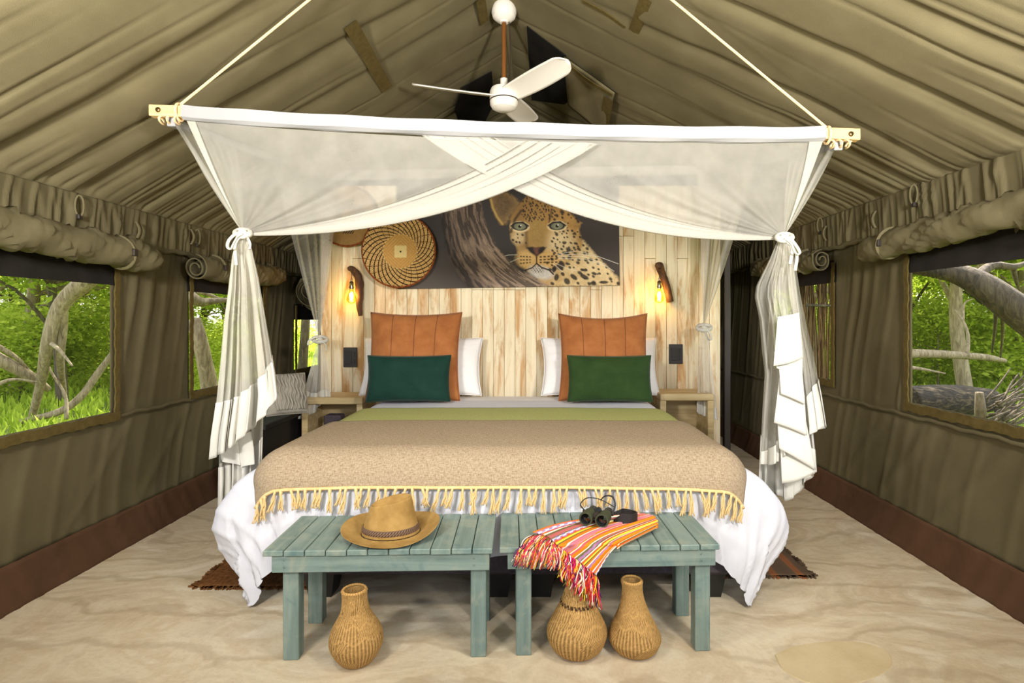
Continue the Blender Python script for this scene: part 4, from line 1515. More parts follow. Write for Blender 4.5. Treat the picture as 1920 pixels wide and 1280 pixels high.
# dark luggage bench and its cushion, left of the bed
lb = thing('luggage_bench', 'dark low storage bench standing left of the bed behind the net', 'bench', (-2.0, 4.55, 0))
MB().box(-2.20, -1.96, 4.0, 5.2, 0.09, 0.56, ch=0.01).build('body', M['black_plastic'], lb)
MB().box(-2.24, -1.92, 3.97, 5.23, 0.56, 0.60, ch=0.006).build('lid', M['black_plastic'], lb)
for yy_ in (4.05, 5.1):
    for xx_ in (-2.17, -1.97):
        MB().box(xx_ - .02, xx_ + .02, yy_ - .02, yy_ + .02, 0, 0.09).build('foot', M['black_plastic'], lb)
kc = cushion('knit_cushion', 'grey knitted cushion with raised ribs on the dark storage bench', 'cushion', 0.30, 0.33, 0.15, M['knit'], place(540, 777, 4.20), 0.45, 0.6, None, None, seed=7, ears=0.03)
for k, xx_ in enumerate(np.linspace(-0.08, 0.12, 9)):
    zz_ = np.linspace(0.025, 0.305, 30)
    th_ = 0.075 * np.clip(1 - (np.abs(xx_) / 0.15) ** 2.6, 0, 1) ** .5 * np.clip(1 - np.abs((zz_ - .165) / .165) ** 2.6, 0, 1) ** .5
    tv, tf = tube_geo(np.stack([xx_ + 0.006 * np.sin(zz_ * 60 + k), -th_ - 0.002, zz_], -1), 0.009, 6, True)
    o = link_mesh('knit_rib', tv, tf, M['knit'], None)
    o.parent = kc

# rugs on either side of the bed
for (nm, lab, xa, xb_, ya, yb_, mt) in (('rug', 'plain rust brown rug beside the bed, its corner showing past the duvet', -1.715, -1.02, 2.80, 4.4, M['rug_l']),
                                        ('rug', 'rust and grey striped rug beside the bed, with a frayed edge', 0.82, 1.47, 2.92, 4.4, M['rug_r'])):
    t = thing(nm, lab, 'rug', ((xa + xb_) / 2, ya, 0))
    gx, gy = np.meshgrid(np.linspace(xa, xb_, 60), np.linspace(ya, yb_, 60), indexing='ij')
    zt_ = 0.008 + 0.003 * (fbm(gx * 6, gy * 4, 4) - 0.5)
    o = surf('pile', np.stack([gx + 0.006 * np.sin(gy * 30) * (np.abs(gx - (xa + xb_) / 2) > 0.3), gy, zt_], -1), mt, t)
    o.modifiers.new('s', 'SOLIDIFY').thickness = 0.007
    fr = MB(); rr_ = random.Random(8)
    for k in range(150):
        x = rr_.uniform(xa, xb_)
        fr.box(x, x + 0.008, ya - rr_.uniform(.008, .03), ya + .004, 0.001, 0.008)
    for k in range(220):
        y = rr_.uniform(ya, yb_); e_ = xa if xa < -1.5 else xb_
        s_ = -1 if xa < -1.5 else 1
        x2 = e_ + s_ * rr_.uniform(.008, .03)
        fr.box(min(e_ - s_ * .003, x2), max(e_ - s_ * .003, x2), y, y + 0.007, 0.001, 0.009)
    f = fr.build('fringe', mt, t); f['kind'] = 'stuff'


# ================================================================ BENCHES
BT = 0.45                                             # bench height


def make_bench(label, xl, xr, yl, yr_):
    """front top corners given in world x / y; slats run front to back"""
    t = thing('bench', label, 'bench', (0, 0, 0), 'pair of teal benches at the bed foot')
    L = xr - xl
    dep = 0.40
    n = 11
    w = L / n
    r = random.Random(int(xl * 100))
    for i in range(n):
        x0 = i * w + 0.0018
        z = BT - r.uniform(0, 0.0025)
        MB().box(x0, x0 + w - 0.0036, r.uniform(0, .004), dep + r.uniform(-.004, .004), z - 0.022, z, ch=0.0025).build('slat', M['bench_y'], t)
    a0, a1 = 0.033, L - 0.014
    for nm, y in (('front_apron', 0.014), ('back_apron', dep - 0.034)):
        MB().box(a0, a1, y, y + 0.02, BT - 0.092, BT - 0.0245, ch=0.002).build(nm, M['bench_x'], t)
    for x in (a0 + .002, a1 - 0.022):
        MB().box(x, x + 0.02, 0.036, dep - 0.036, BT - 0.092, BT - 0.0245, ch=0.002).build('end_apron', M['bench_y'], t)
    lw = 0.062
    for x in (a0 + 0.034, a1 - 0.014 - lw):
        for y in (0.036, dep - 0.036 - lw):
            MB().box(x, x + lw, y, y + lw * 0.95, 0, BT - 0.0245, ch=0.003).build('leg', M['bench_z'], t)
    # screw heads on the apron above each leg
    for x in (a0 + 0.05, a1 - 0.06):
        for dz in (-.042, -.07):
            MB().lathe([(0, -0.0006), (0.004, -0.0006), (0.0045, 0.001)], 10, M=Matrix.Translation((x, 0.0138, BT + dz)) @ Matrix.Rotation(PI / 2, 4, 'X')).build('screw', M['steel'], t)
    t.location = (xl, yl, 0)
    t.rotation_euler = (0, 0, math.atan2(yr_ - yl, L))
    return t


YBN = (H - BT) * F / (1031 - CY)                      # front edge of the bench tops
pl0 = P(490, 1033, (H - BT) * F / (1033 - CY)); pl1 = P(924, 1028, (H - BT) * F / (1028 - CY))
make_bench('teal washed slatted bench on which the felt hat lies', pl0[0], pl1[0], pl0[1], pl1[1])
pr0 = P(936, 1027, (H - BT) * F / (1027 - CY)); pr1 = P(1351, 1020, (H - BT) * F / (1020 - CY))
make_bench('teal washed slatted bench on which the striped cloth and binoculars lie', pr0[0], pr1[0], pr0[1], pr1[1])

# ================================================================ HAT
def hat():
    hx, hy, _ = P(733, 985, 2.335)
    t = thing('felt_hat', 'tan felt bush hat with a plaited leather band on the teal bench', 'hat', (0, 0, 0))
    n = 72
    a = np.linspace(0, 2 * PI, n, endpoint=False)
    rows = []
    prof = [(0.0, 0.128), (0.25, 0.128), (0.5, 0.129), (0.76, 0.133), (0.90, 0.134), (0.965, 0.129), (0.992, 0.115), (1.0, 0.07), (1.03, 0.03), (1.05, 0.008),
            (1.10, 0.0), (1.25, -0.003), (1.45, -0.002), (1.65, 0.002), (1.82, 0.007), (1.90, 0.010)]
    for (k, z) in prof:
        if k <= 1.05:
            topk = np.clip((z - 0.02) / 0.1, 0, 1)
            # crown: oval, narrower and pinched at its front top
            rx = 0.112 * k * (1 - 0.22 * topk); ry = 0.092 * k * (1 - 0.20 * topk)
            x = rx * np.cos(a); y = ry * np.sin(a)
            zz = np.full(n, z)
            if z > 0.09:
                # lengthwise crease and side dents
                zz = zz + 0.017 * (x / 0.08)
                zz = zz - 0.030 * np.exp(-(y / 0.030) ** 2) * (k < 0.9)
            pinch = np.exp(-((np.abs(a - PI * 1.42)) / 0.35) ** 2)
            y = y + 0.016 * pinch * sstep(0.03, 0.1, z) * k
        else:
            f = (k - 1.05) / 0.85
            rx = 0.1155 + f * 0.087; ry = 0.094 + f * 0.078
            x = rx * np.cos(a); y = ry * np.sin(a)
            curl = f ** 1.6
            zz = z + curl * (0.030 * np.cos(a) ** 2 * np.where(np.cos(a) > 0, 1.0, 0.75) - 0.012 * np.clip(-np.sin(a), 0, 1) + 0.020 * np.clip(np.sin(a), 0, 1))
            zz = zz + 0.004 * np.sin(3 * a + 1) * curl
        rows.append(np.stack([x, y, zz], -1))
    pts = np.stack(rows, 0)
    def clean(o):
        bm = bmesh.new(); bm.from_mesh(o.data)
        bmesh.ops.remove_doubles(bm, verts=bm.verts, dist=1e-5)
        bm.to_mesh(o.data); bm.free()
        s = o.modifiers.new('s', 'SOLIDIFY'); s.thickness = 0.003
        sb = o.modifiers.new('b', 'SUBSURF'); sb.levels = 1; sb.render_levels = 1
    cr = surf('crown', pts[:11], M['felt'], t, closed_v=True); clean(cr)
    br_ = surf('brim', pts[10:], M['felt'], t, closed_v=True); clean(br_)
    # plaited band
    bandm = attr_mat('plaited_leather', 0.6)
    nz, na = 7, 240
    A = np.linspace(0, 2 * PI, na, endpoint=False)
    rows = []; cols = []
    for j in range(nz):
        f = j / (nz - 1); z = 0.012 + 0.022 * f
        kk = np.interp(z, [0.008, 0.03, 0.07], [1.05, 1.03, 1.0]) + 0.012
        tk = max(0, (z - 0.02) / 0.1)
        plait = 0.5 + 0.5 * np.sin(A * 60 + (1 if j % 2 else -1) * PI * 0.5 + f * 6)
        rr = 0.0025 * plait * math.sin(PI * f) ** 0.5
        rows.append(np.stack([(0.112 * kk * (1 - .22 * tk) + rr) * np.cos(A), (0.092 * kk * (1 - .20 * tk) + rr) * np.sin(A), np.full(na, z)], -1))
        c = np.where(plait[:, None] > 0.5, np.array(S(124, 98, 78)), np.array(S(66, 48, 38)))
        cols.append(c)
    b = surf('hat_band', np.stack(rows, 0), bandm, t, closed_v=True, colors=np.stack(cols, 0))
    # loose end of the band
    t.location = (hx, hy, BT + 0.011)
    t.rotation_euler = (0.0, 0.0, 0.10)
    return t


hat()

# ================================================================ STRIPED CLOTH
STR = [((255, 128, 20), 5), ((250, 240, 220), 2), ((206, 92, 96), 3), ((255, 128, 20), 4), ((250, 240, 220), 2), ((112, 104, 62), 3), ((196, 106, 104), 4), ((112, 104, 62), 2),
       ((252, 244, 226), 2), ((240, 92, 30), 3), ((252, 222, 66), 2), ((112, 104, 62), 2), ((250, 130, 30), 4), ((252, 244, 226), 2), ((190, 112, 128), 4), ((255, 132, 24), 3)]
_cells = []
for c_, n__ in STR: _cells += [S(*c_)] * n__
_cells = np.array(_cells)


def stripe_col(w):
    k = (w * 2.35 * len(_cells)) % len(_cells)
    return _cells[k.astype(int)]


def bench_pt(px, py, lift):
    """a place on the bench top, or on its front once the pixel is below the edge"""
    yedge = 1026.0 - (px - 936) * 7 / 415
    Yfront = (H - BT) * F / (yedge - CY)
    z = BT + lift
    soft_ = 6.0
    if py < yedge - 2:
        Y = (H - z) * F / (py - CY)
        return np.array([(px - CX) / F * Y, Y, z])
    Y = Yfront - 0.012 - lift * 0.5
    return np.array([(px - CX) / F * Y, Y, H - (py - CY) / F * Y])


def striped_cloth():
    t = thing('striped_cloth', 'bright orange striped cloth with a tangled fringe hanging over the teal bench', 'cloth', tuple(bench_pt(1120, 1000, 0)))
    endr = [(1196, 962), (1212, 964), (1226, 968), (1233, 978), (1230, 986)]
    fr = [(999, 998), (1026, 1006), (1050, 1027), (1068, 1041), (1088, 1056), (1103, 1068), (1117, 1080)]
    nW, nL = 150, 70
    W = np.linspace(0, 1, nW)
    e = spline([(x, y, 0) for x, y in endr], nW)[:, :2]
    f = spline([(x, y, 0) for x, y in fr], nW)[:, :2]
    # back edge and front edge paths
    back = spline([(1196, 962, 0), (1140, 968, 0), (1085, 975, 0), (1040, 984, 0), (999, 998, 0)], nL)[:, :2]
    front = spline([(1230, 986, 0), (1196, 1003, 0), (1160, 1022, 0), (1142, 1040, 0), (1128, 1062, 0), (1117, 1080, 0)], nL)[:, :2]
    sL = np.linspace(0, 1, nL)
    pts = np.zeros((nW, nL, 3))
    for i, w in enumerate(W):
        px = (1 - w) * back + w * front
        # coons correction to the end and fringe lines
        lin0 = (1 - w) * back[0] + w * front[0]; lin1 = (1 - w) * back[-1] + w * front[-1]
        px = px + (1 - sL)[:, None] * (e[i] - lin0) + sL[:, None] * (f[i] - lin1)
        for j in range(nL):
            lift = 0.010 + 0.012 * (1 - sL[j]) + 0.006 * math.sin(w * 17 + sL[j] * 2) * sL[j] + 0.004 * math.sin(w * 39)
            pts[i, j] = bench_pt(px[j, 0], px[j, 1], max(0.006, lift))
    # let the break over the edge run smoothly
    for k in range(3):
        pts[:, 1:-1] = 0.25 * pts[:, :-2] + 0.5 * pts[:, 1:-1] + 0.25 * pts[:, 2:]
    col = np.repeat(stripe_col(W)[:, None, :], nL, 1)
    check = ((np.arange(nL)[None, :] // 3 + (W[:, None] * 70).astype(int)) % 2 == 0) & (np.sin(W[:, None] * 33) > 0.75) & (np.arange(nL)[None, :] > 38)
    col = np.where(check[..., None], np.array(S(140, 124, 190)), col)
    o = surf('woven_panel', pts, M['paint'], t, colors=col)
    o.modifiers.new('s', 'SOLIDIFY').thickness = 0.004
    # folded under layer seen at the right end
    low = pts[int(nW * .55):, :30].copy(); low[..., 2] -= 0.011; low[..., 1] -= 0.004
    u = surf('folded_layer', low, M['paint'], t, colors=col[int(nW * .55):, :30])
    u.modifiers.new('s', 'SOLIDIFY').thickness = 0.004
    fc = [S(236, 40, 90), S(250, 120, 30), S(252, 240, 222), S(96, 30, 96), S(238, 90, 40), S(250, 214, 60), S(60, 24, 60), S(226, 20, 110), S(214, 40, 50), S(110, 100, 50), S(252, 236, 220), S(200, 60, 90)]
    mb = MB(); cols = []
    r = random.Random(12)
    for k in range(420):
        w = r.random(); i = min(nW - 1, int(w * nW))
        p = pts[i, -1] + np.array([r.uniform(-.006, .006), r.uniform(-.006, .002), r.uniform(-.002, .004)])
        L = r.uniform(0.055, 0.125) * (0.75 + 0.35 * w)
        sw = r.uniform(-.028, .022); 
        m = 9
        s = np.linspace(0, 1, m)
        x = p[0] + sw * s + r.uniform(-.010, .010) * np.sin(s * PI * r.uniform(1, 3)) - 0.012 * s * (1 - w)
        yb = pts[i, -1, 1]
        yf = min(yb, YBN - 0.012) - 0.004
        z = p[2] - L * np.clip(s * 1.1 - 0.05, 0, 1)
        # strands that start on the bench top first creep over the edge
        ontop = p[2] > BT
        if ontop:
            run = max(0.0, p[1] - yf)
            tot = run + L * 0.75
            d = s * tot
            y = np.where(d < run, p[1] - d, yf) + 0
            z = np.where(d < run, BT + 0.006 + 0.006 * np.sin(s * 5), BT + 0.006 - (d - run))
            x = p[0] + (-0.45 * run) * s + sw * s * 0.7 + r.uniform(-.01, .01) * np.sin(s * 6)
        else:
            y = np.full(m, yb) - 0.004 - r.uniform(0, 0.016) * np.sin(s * 3)
        V, Fc = tube_geo(np.stack([x, y, z], -1), 0.0021, 4, True)
        mb.add(V, Fc); cols += [fc[r.randrange(len(fc))]] * len(V)
    fo = link_mesh('fringe', np.concatenate(mb.V), mb.F, M['paint'], t, True, np.array(cols))
    fo['kind'] = 'stuff'
    return t


striped_cloth()

# ================================================================ BINOCULARS


def binoculars():
    c = bench_pt(1112, 996, 0.0)
    t = thing('binoculars', 'green rubber armoured binoculars resting on the striped cloth', 'binoculars', (0, 0, 0))
    arm = M['armour']
    for s in (-1, 1):
        x = s * 0.036
        Mx = Matrix.Translation((x, 0, 0.034)) @ Matrix.Rotation(-PI / 2, 4, 'X')
        b = MB().lathe([(0.0235, 0.0), (0.0285, 0.0), (0.0302, 0.004), (0.0302, 0.016), (0.0285, 0.022), (0.0285, 0.05), (0.0268, 0.085), (0.0225, 0.105), (0.0205, 0.112)], 36, M=Mx).build('barrel', arm, t, True, 0.6)
        MB().lathe([(0.0235, 0.0), (0.0225, 0.012), (0.0215, 0.018)], 36, M=Mx).build('objective_ring', M['black_plastic'], b, True)
        MB().lathe([(0.0, 0.0155), (0.012, 0.0165), (0.0222, 0.0185)], 36, M=Mx).build('objective_lens', M['lens'], b, True)
        MB().lathe([(0.0205, 0.112), (0.0205, 0.118), (0.018, 0.120), (0.018, 0.130), (0.0205, 0.131), (0.0212, 0.152), (0.0195, 0.156), (0.012, 0.156), (0.0, 0.150)], 32, M=Mx).build('eyecup', M['black_rubber'], b, True, 0.6)
        # strap lug
        MB().box(x + s * 0.024, x + s * 0.034, 0.088, 0.106, 0.034, 0.046, ch=.002).build('strap_lug', M['black_plastic'], b)
    MB().box(-0.016, 0.016, 0.044, 0.066, 0.030, 0.050, ch=0.004).build('hinge_bridge', M['black_plastic'], t)
    MB().box(-0.018, 0.018, 0.094, 0.110, 0.030, 0.052, ch=0.004).build('hinge_bridge', M['black_plastic'], t)
    MB().lathe([(0, 0.03), (0.009, 0.03), (0.009, 0.082), (0, 0.082)], 20, M=Matrix.Translation((0, 0, 0.044)) @ Matrix.Rotation(-PI / 2, 4, 'X')).build('hinge_rod', M['steel'], t, True, 0.6)
    fwprof = []
    for k in range(13):
        z = 0.082 + 0.024 * k / 12
        fwprof.append((0.0128 + (0.001 if k % 2 else 0), z))
    MB().lathe([(0, 0.082)] + fwprof + [(0, 0.106)], 28, M=Matrix.Translation((0, 0, 0.050)) @ Matrix.Rotation(-PI / 2, 4, 'X')).build('focus_wheel', M['black_rubber'], t, True, 0.6)
    # neck strap: thin cords rise and arc, the padded band lies curled on its edge beyond
    tube_obj('strap_cord', spline([(-0.066, 0.097, 0.045), (-0.085, 0.10, 0.068), (-0.060, 0.12, 0.094), (-0.010, 0.135, 0.092), (0.035, 0.14, 0.075), (0.06, 0.15, 0.06)], 30), 0.0035, M['black_rubber'], t, 6, 0.5)
    tube_obj('strap_cord', spline([(0.066, 0.097, 0.045), (0.074, 0.108, 0.085), (0.055, 0.125, 0.112), (0.02, 0.13, 0.108), (0.0, 0.14, 0.085)], 30), 0.0042, M['black_rubber'], t, 6, 0.5)
    base = spline([(0.03, 0.155, 0), (0.09, 0.175, 0), (0.145, 0.165, 0), (0.168, 0.135, 0), (0.150, 0.098, 0), (0.105, 0.090, 0), (0.07, 0.10, 0)], 50)
    n = len(base); T = np.gradient(base, axis=0); T /= np.linalg.norm(T, axis=1)[:, None]
    N = np.stack([-T[:, 1], T[:, 0], 0 * T[:, 0]], -1)
    hgt = np.concatenate([np.linspace(0.014, 0.046, 10), np.full(n - 20, 0.046), np.linspace(0.046, 0.014, 10)])
    z0 = 0.004 + 0.014 * np.sin(np.linspace(0, PI, n)) * 0
    rows = [base + N * 0.003 + np.stack([0 * hgt, 0 * hgt, z0], -1), base + N * 0.003 + np.stack([0 * hgt, 0 * hgt, z0 + hgt], -1),
            base - N * 0.003 + np.stack([0 * hgt, 0 * hgt, z0 + hgt], -1), base - N * 0.003 + np.stack([0 * hgt, 0 * hgt, z0], -1)]
    surf('neck_strap', np.stack(rows, 1), M['black_rubber'], t, closed_v=True, smooth=False)
    t.location = (c[0], c[1] - 0.012, BT + 0.019)
    t.rotation_euler = (-0.06, 0.0, -0.34)
    t.scale = (0.97, 0.97, 0.97)
    return t


binoculars()

# ================================================================ BASKET VASES


def vase(label, px, pyb, prof, lean=(0, 0), dark_band=None, seed=0):
    Y = H * F / (pyb - CY)
    X = (px - CX) / F * Y
    t = thing('basket_vase', label, 'vase', (0, 0, 0), 'coiled grass bottle baskets under the benches')
    na = 132
    prof = np.array(prof, float)
    nz = 100
    s = spline(np.c_[prof[:, 0], np.zeros(len(prof)), prof[:, 1]], nz)
    A = np.linspace(0, 2 * PI, na, endpoint=False)
    R, AA = np.meshgrid(s[:, 0], A, indexing='ij'); Zg = np.repeat(s[:, 2][:, None], na, 1)
    rows = np.arange(nz)[:, None] + 0 * AA
    k = np.arange(na)[None, :] + 0 * rows
    rib = ((k + (rows // 2)) % 2) * 1.0
    vert = ((k) % 3 == 0) * 1.0
    zone = (fbm(AA * 0.9, Zg * 14, seed) > 0.47)
    pat = np.where(zone, rib, vert)
    tw = np.random.default_rng(seed).random((nz, na))
    disp = 0.0018 * pat + 0.0010 * tw
    ratio = np.clip(R / prof[:, 0].max(), 0, 1)
    rr = R + disp
    base = np.array(S(166, 124, 66)); dk = np.array(S(90, 60, 26)); lt = np.array(S(208, 166, 102))
    col = dk + (lt - dk) * (0.15 + 0.55 * pat + 0.3 * tw)[..., None]
    # twined zigzag lines lighter than the body
    for zc, am, fr in ((0.42, 0.035, 7), (0.58, 0.03, 9)):
        h = prof[:, 1].max()
        tri = np.abs(((AA * fr / (2 * PI)) % 1) * 2 - 1)
        on = np.abs(Zg / h - zc - am * (tri - .5) * 2) < 0.012
        col = np.where(on[..., None], col * .6 + lt * .4, col)
    if dark_band:
        zb_ = dark_band
        on = (np.abs(Zg - zb_) < 0.006) & (((k + rows) % 5) < 3)
        col = np.where(on[..., None], np.array(S(58, 40, 26)), col)
        rr = rr + np.where(on, 0.002, 0)
    wob = 1 + 0.02 * np.sin(AA * 2 + seed) * (Zg / prof[:, 1].max())
    pts = np.stack([rr * np.cos(AA) * wob + lean[0] * (Zg / prof[:, 1].max()) ** 1.5, rr * np.sin(AA) * wob + lean[1] * Zg, Zg], -1)
    o = surf('body', pts, M['weave_paint'], t, closed_v=True, colors=col)
    o.modifiers.new('s', 'SOLIDIFY').thickness = 0.005
    # bottom disc
    MB().lathe([(0.0, 0.003), (prof[0, 0], 0.003), (prof[0, 0], 0.0)], 32).build('bottom', M['rug_l'], t, True)
    # bound rim
    rr0 = prof[-1, 0]; zt = prof[-1, 1]
    th = np.linspace(0, 2 * PI, 60)
    V, Fc = tube_geo(np.stack([rr0 * np.cos(th) + lean[0], rr0 * np.sin(th) + lean[1] * zt, np.full(60, zt)], -1), 0.0052 + 0.0007 * np.sin(np.arange(60) * 2.1), 7, False)
    cc = np.where((np.arange(60) % 2)[:, None] > 0, lt, base)
    link_mesh('rim', V, Fc, M['weave_paint'], t, True, np.repeat(cc, 7, 0))
    t.location = (X, Y, 0)
    return t


sv = 1.35 / (1238 - 600.0)
vase('stout bottle basket under the hat bench with no dark band', 669, 1238,
     [(.042, 0), (.06, .010), (.079, .036), (.0935, .066), (.0962, .09), (.088, .124), (.073, .152), (.058, .178), (.047, .202), (.0415, .236), (.0405, .262), (.0435, .282)], (-0.010, 0.0), None, 1)
vase('largest bottle basket, with a dark twined band round its neck', 1081, 1220,
     [(.054, 0), (.076, .010), (.100, .034), (.1140, .072), (.1115, .100), (.087, .150), (.061, .203), (.049, .24), (.043, .27), (.0455, .31)], (0.008, 0.0), 0.203, 2)
vase('smaller open-necked bottle basket beside the dark banded one', 1190, 1217,
     [(.050, 0), (.079, .012), (.0975, .043), (.0985, .064), (.077, .112), (.055, .160), (.0405, .205), (.035, .24), (.0345, .262), (.038, .284)], (-0.012, 0.0), None, 3)


# ================================================================ THINGS ON THE BOARD WALL
def round_basket(label, px, py, rad, Yc, kind):
    c = P(px, py, Yc)
    t = thing('wall_basket', label, 'basket', tuple(c), 'flat woven baskets on the board wall')
    nr, na = 96, 440
    R = np.linspace(0.0, 1, nr); A = np.linspace(0, 2 * PI, na, endpoint=False)
    RR, AA = np.meshgrid(R, A, indexing='ij')
    depth = 0.075 * (1 - RR ** 2.2) * (rad / 0.3) * (-1)           # bowl: the centre lies near the wall
    rng = np.random.default_rng(int(px))
    tw = rng.random((nr, na))
    ring = (np.arange(nr) % 2)[:, None] + 0 * AA
    tan_ = np.array(S(206, 158, 88)); lt = np.array(S(238, 212, 146)); brn = np.array(S(132, 84, 36)); dk = np.array(S(38, 24, 14))
    if kind == 'spiral':
        r0 = 0.475
        col = np.where((tw > 0.5)[..., None], S(176, 124, 58), S(150, 100, 44))
        # ladder of pale ticks between dark curved spokes
        f = np.clip((RR - r0) / (1 - r0), 0, 1)
        n = 26
        ph = (AA / (2 * PI) * n - 4.6 * f ** 0.85)
        fr = ph - np.floor(ph)
        tick = ((np.floor(RR * nr / 1.5)) % 2 == 0) & (fr > 0.2)
        col = np.where(tick[..., None], lt, col)
        ph2 = (AA / (2 * PI) * n + 1.2 * f)
        fr2 = ph2 - np.floor(ph2)
        col = np.where(((fr2 < 0.10) & (f > 0.0))[..., None], brn * 0.6, col)
        col = np.where((fr < 0.19)[..., None], dk, col)
        centre = tan_ * (0.72 + 0.4 * tw[..., None])
        X, Yq = RR * np.cos(AA), RR * np.sin(AA)
        sq = np.floor(np.maximum(np.abs(X + Yq), np.abs(X - Yq)) * 22) % 2
        centre = np.where(sq[..., None] > 0, centre * 0.82, centre)
        centre = np.where(((np.abs(X) < .17) & (np.abs(Yq) < .17))[..., None], lt * 0.85 * (0.8 + .3 * tw[..., None]), centre)
        centre = np.where((RR < 0.022)[..., None], dk, centre)
        col = np.where((RR < r0)[..., None], centre, col)
        disp = 0.0022 * ring + np.where((fr < 0.19) & (RR > r0), 0.002, 0)
    else:
        col = np.array(S(170, 132, 78)) * (0.72 + 0.45 * tw[..., None]) * (0.86 + 0.14 * ring[..., None])
        X, Yq = RR * np.cos(AA), RR * np.sin(AA)
        for k in range(6):
            a0 = k * PI / 3 + 0.5
            u = X * math.cos(a0) + Yq * math.sin(a0); v = -X * math.sin(a0) + Yq * math.cos(a0)
            blk = (np.abs(u - 0.42) < 0.15) & (np.abs(v) < 0.19)
            col = np.where((blk & (np.floor((v + u * .6) * 26) % 2 == 0))[..., None], dk, col)
        disp = 0.0022 * ring
    # the bowl opens toward the room: local -Y faces the room
    pts = np.stack([rad * RR * np.cos(AA), -depth * 1.0 - disp - 0.0 + 0 * AA - 0.075 * (rad / 0.3), rad * RR * np.sin(AA)], -1) + c
    pts[..., 1] = c[1] - 0.012 - disp - 0.075 * (rad / 0.3) * RR ** 2.2
    o = surf('woven_dish', pts, M['weave_paint'], t, closed_v=True, colors=col)
    bm = bmesh.new(); bm.from_mesh(o.data); bmesh.ops.remove_doubles(bm, verts=bm.verts, dist=1e-5); bmesh.ops.recalc_face_normals(bm, faces=bm.faces); bm.to_mesh(o.data); bm.free()
    o.modifiers.new('s', 'SOLIDIFY').thickness = 0.006
    th = np.linspace(0, 2 * PI, 120)
    yy = c[1] - 0.012 - 0.075 * (rad / 0.3)
    V, Fc = tube_geo(np.stack([c[0] + rad * np.cos(th), np.full(120, yy), c[2] + rad * np.sin(th)], -1), 0.009, 8, False)
    cc = np.where((np.arange(120) % 3)[:, None] > 0, np.array(S(134, 70, 30)), np.array(S(104, 52, 22)))
    link_mesh('bound_rim', V, Fc, M['weave_paint'], t, True, np.repeat(cc, 8, 0))
    return t


round_basket('larger flat basket with dark spiral spokes round a plain centre', 752, 472, 0.318, YB - 0.020, 'spiral')
round_basket('smaller fine flat basket with dark hatched blocks, behind the spiral one', 656, 408, 0.262, YB - 0.002, 'plain')


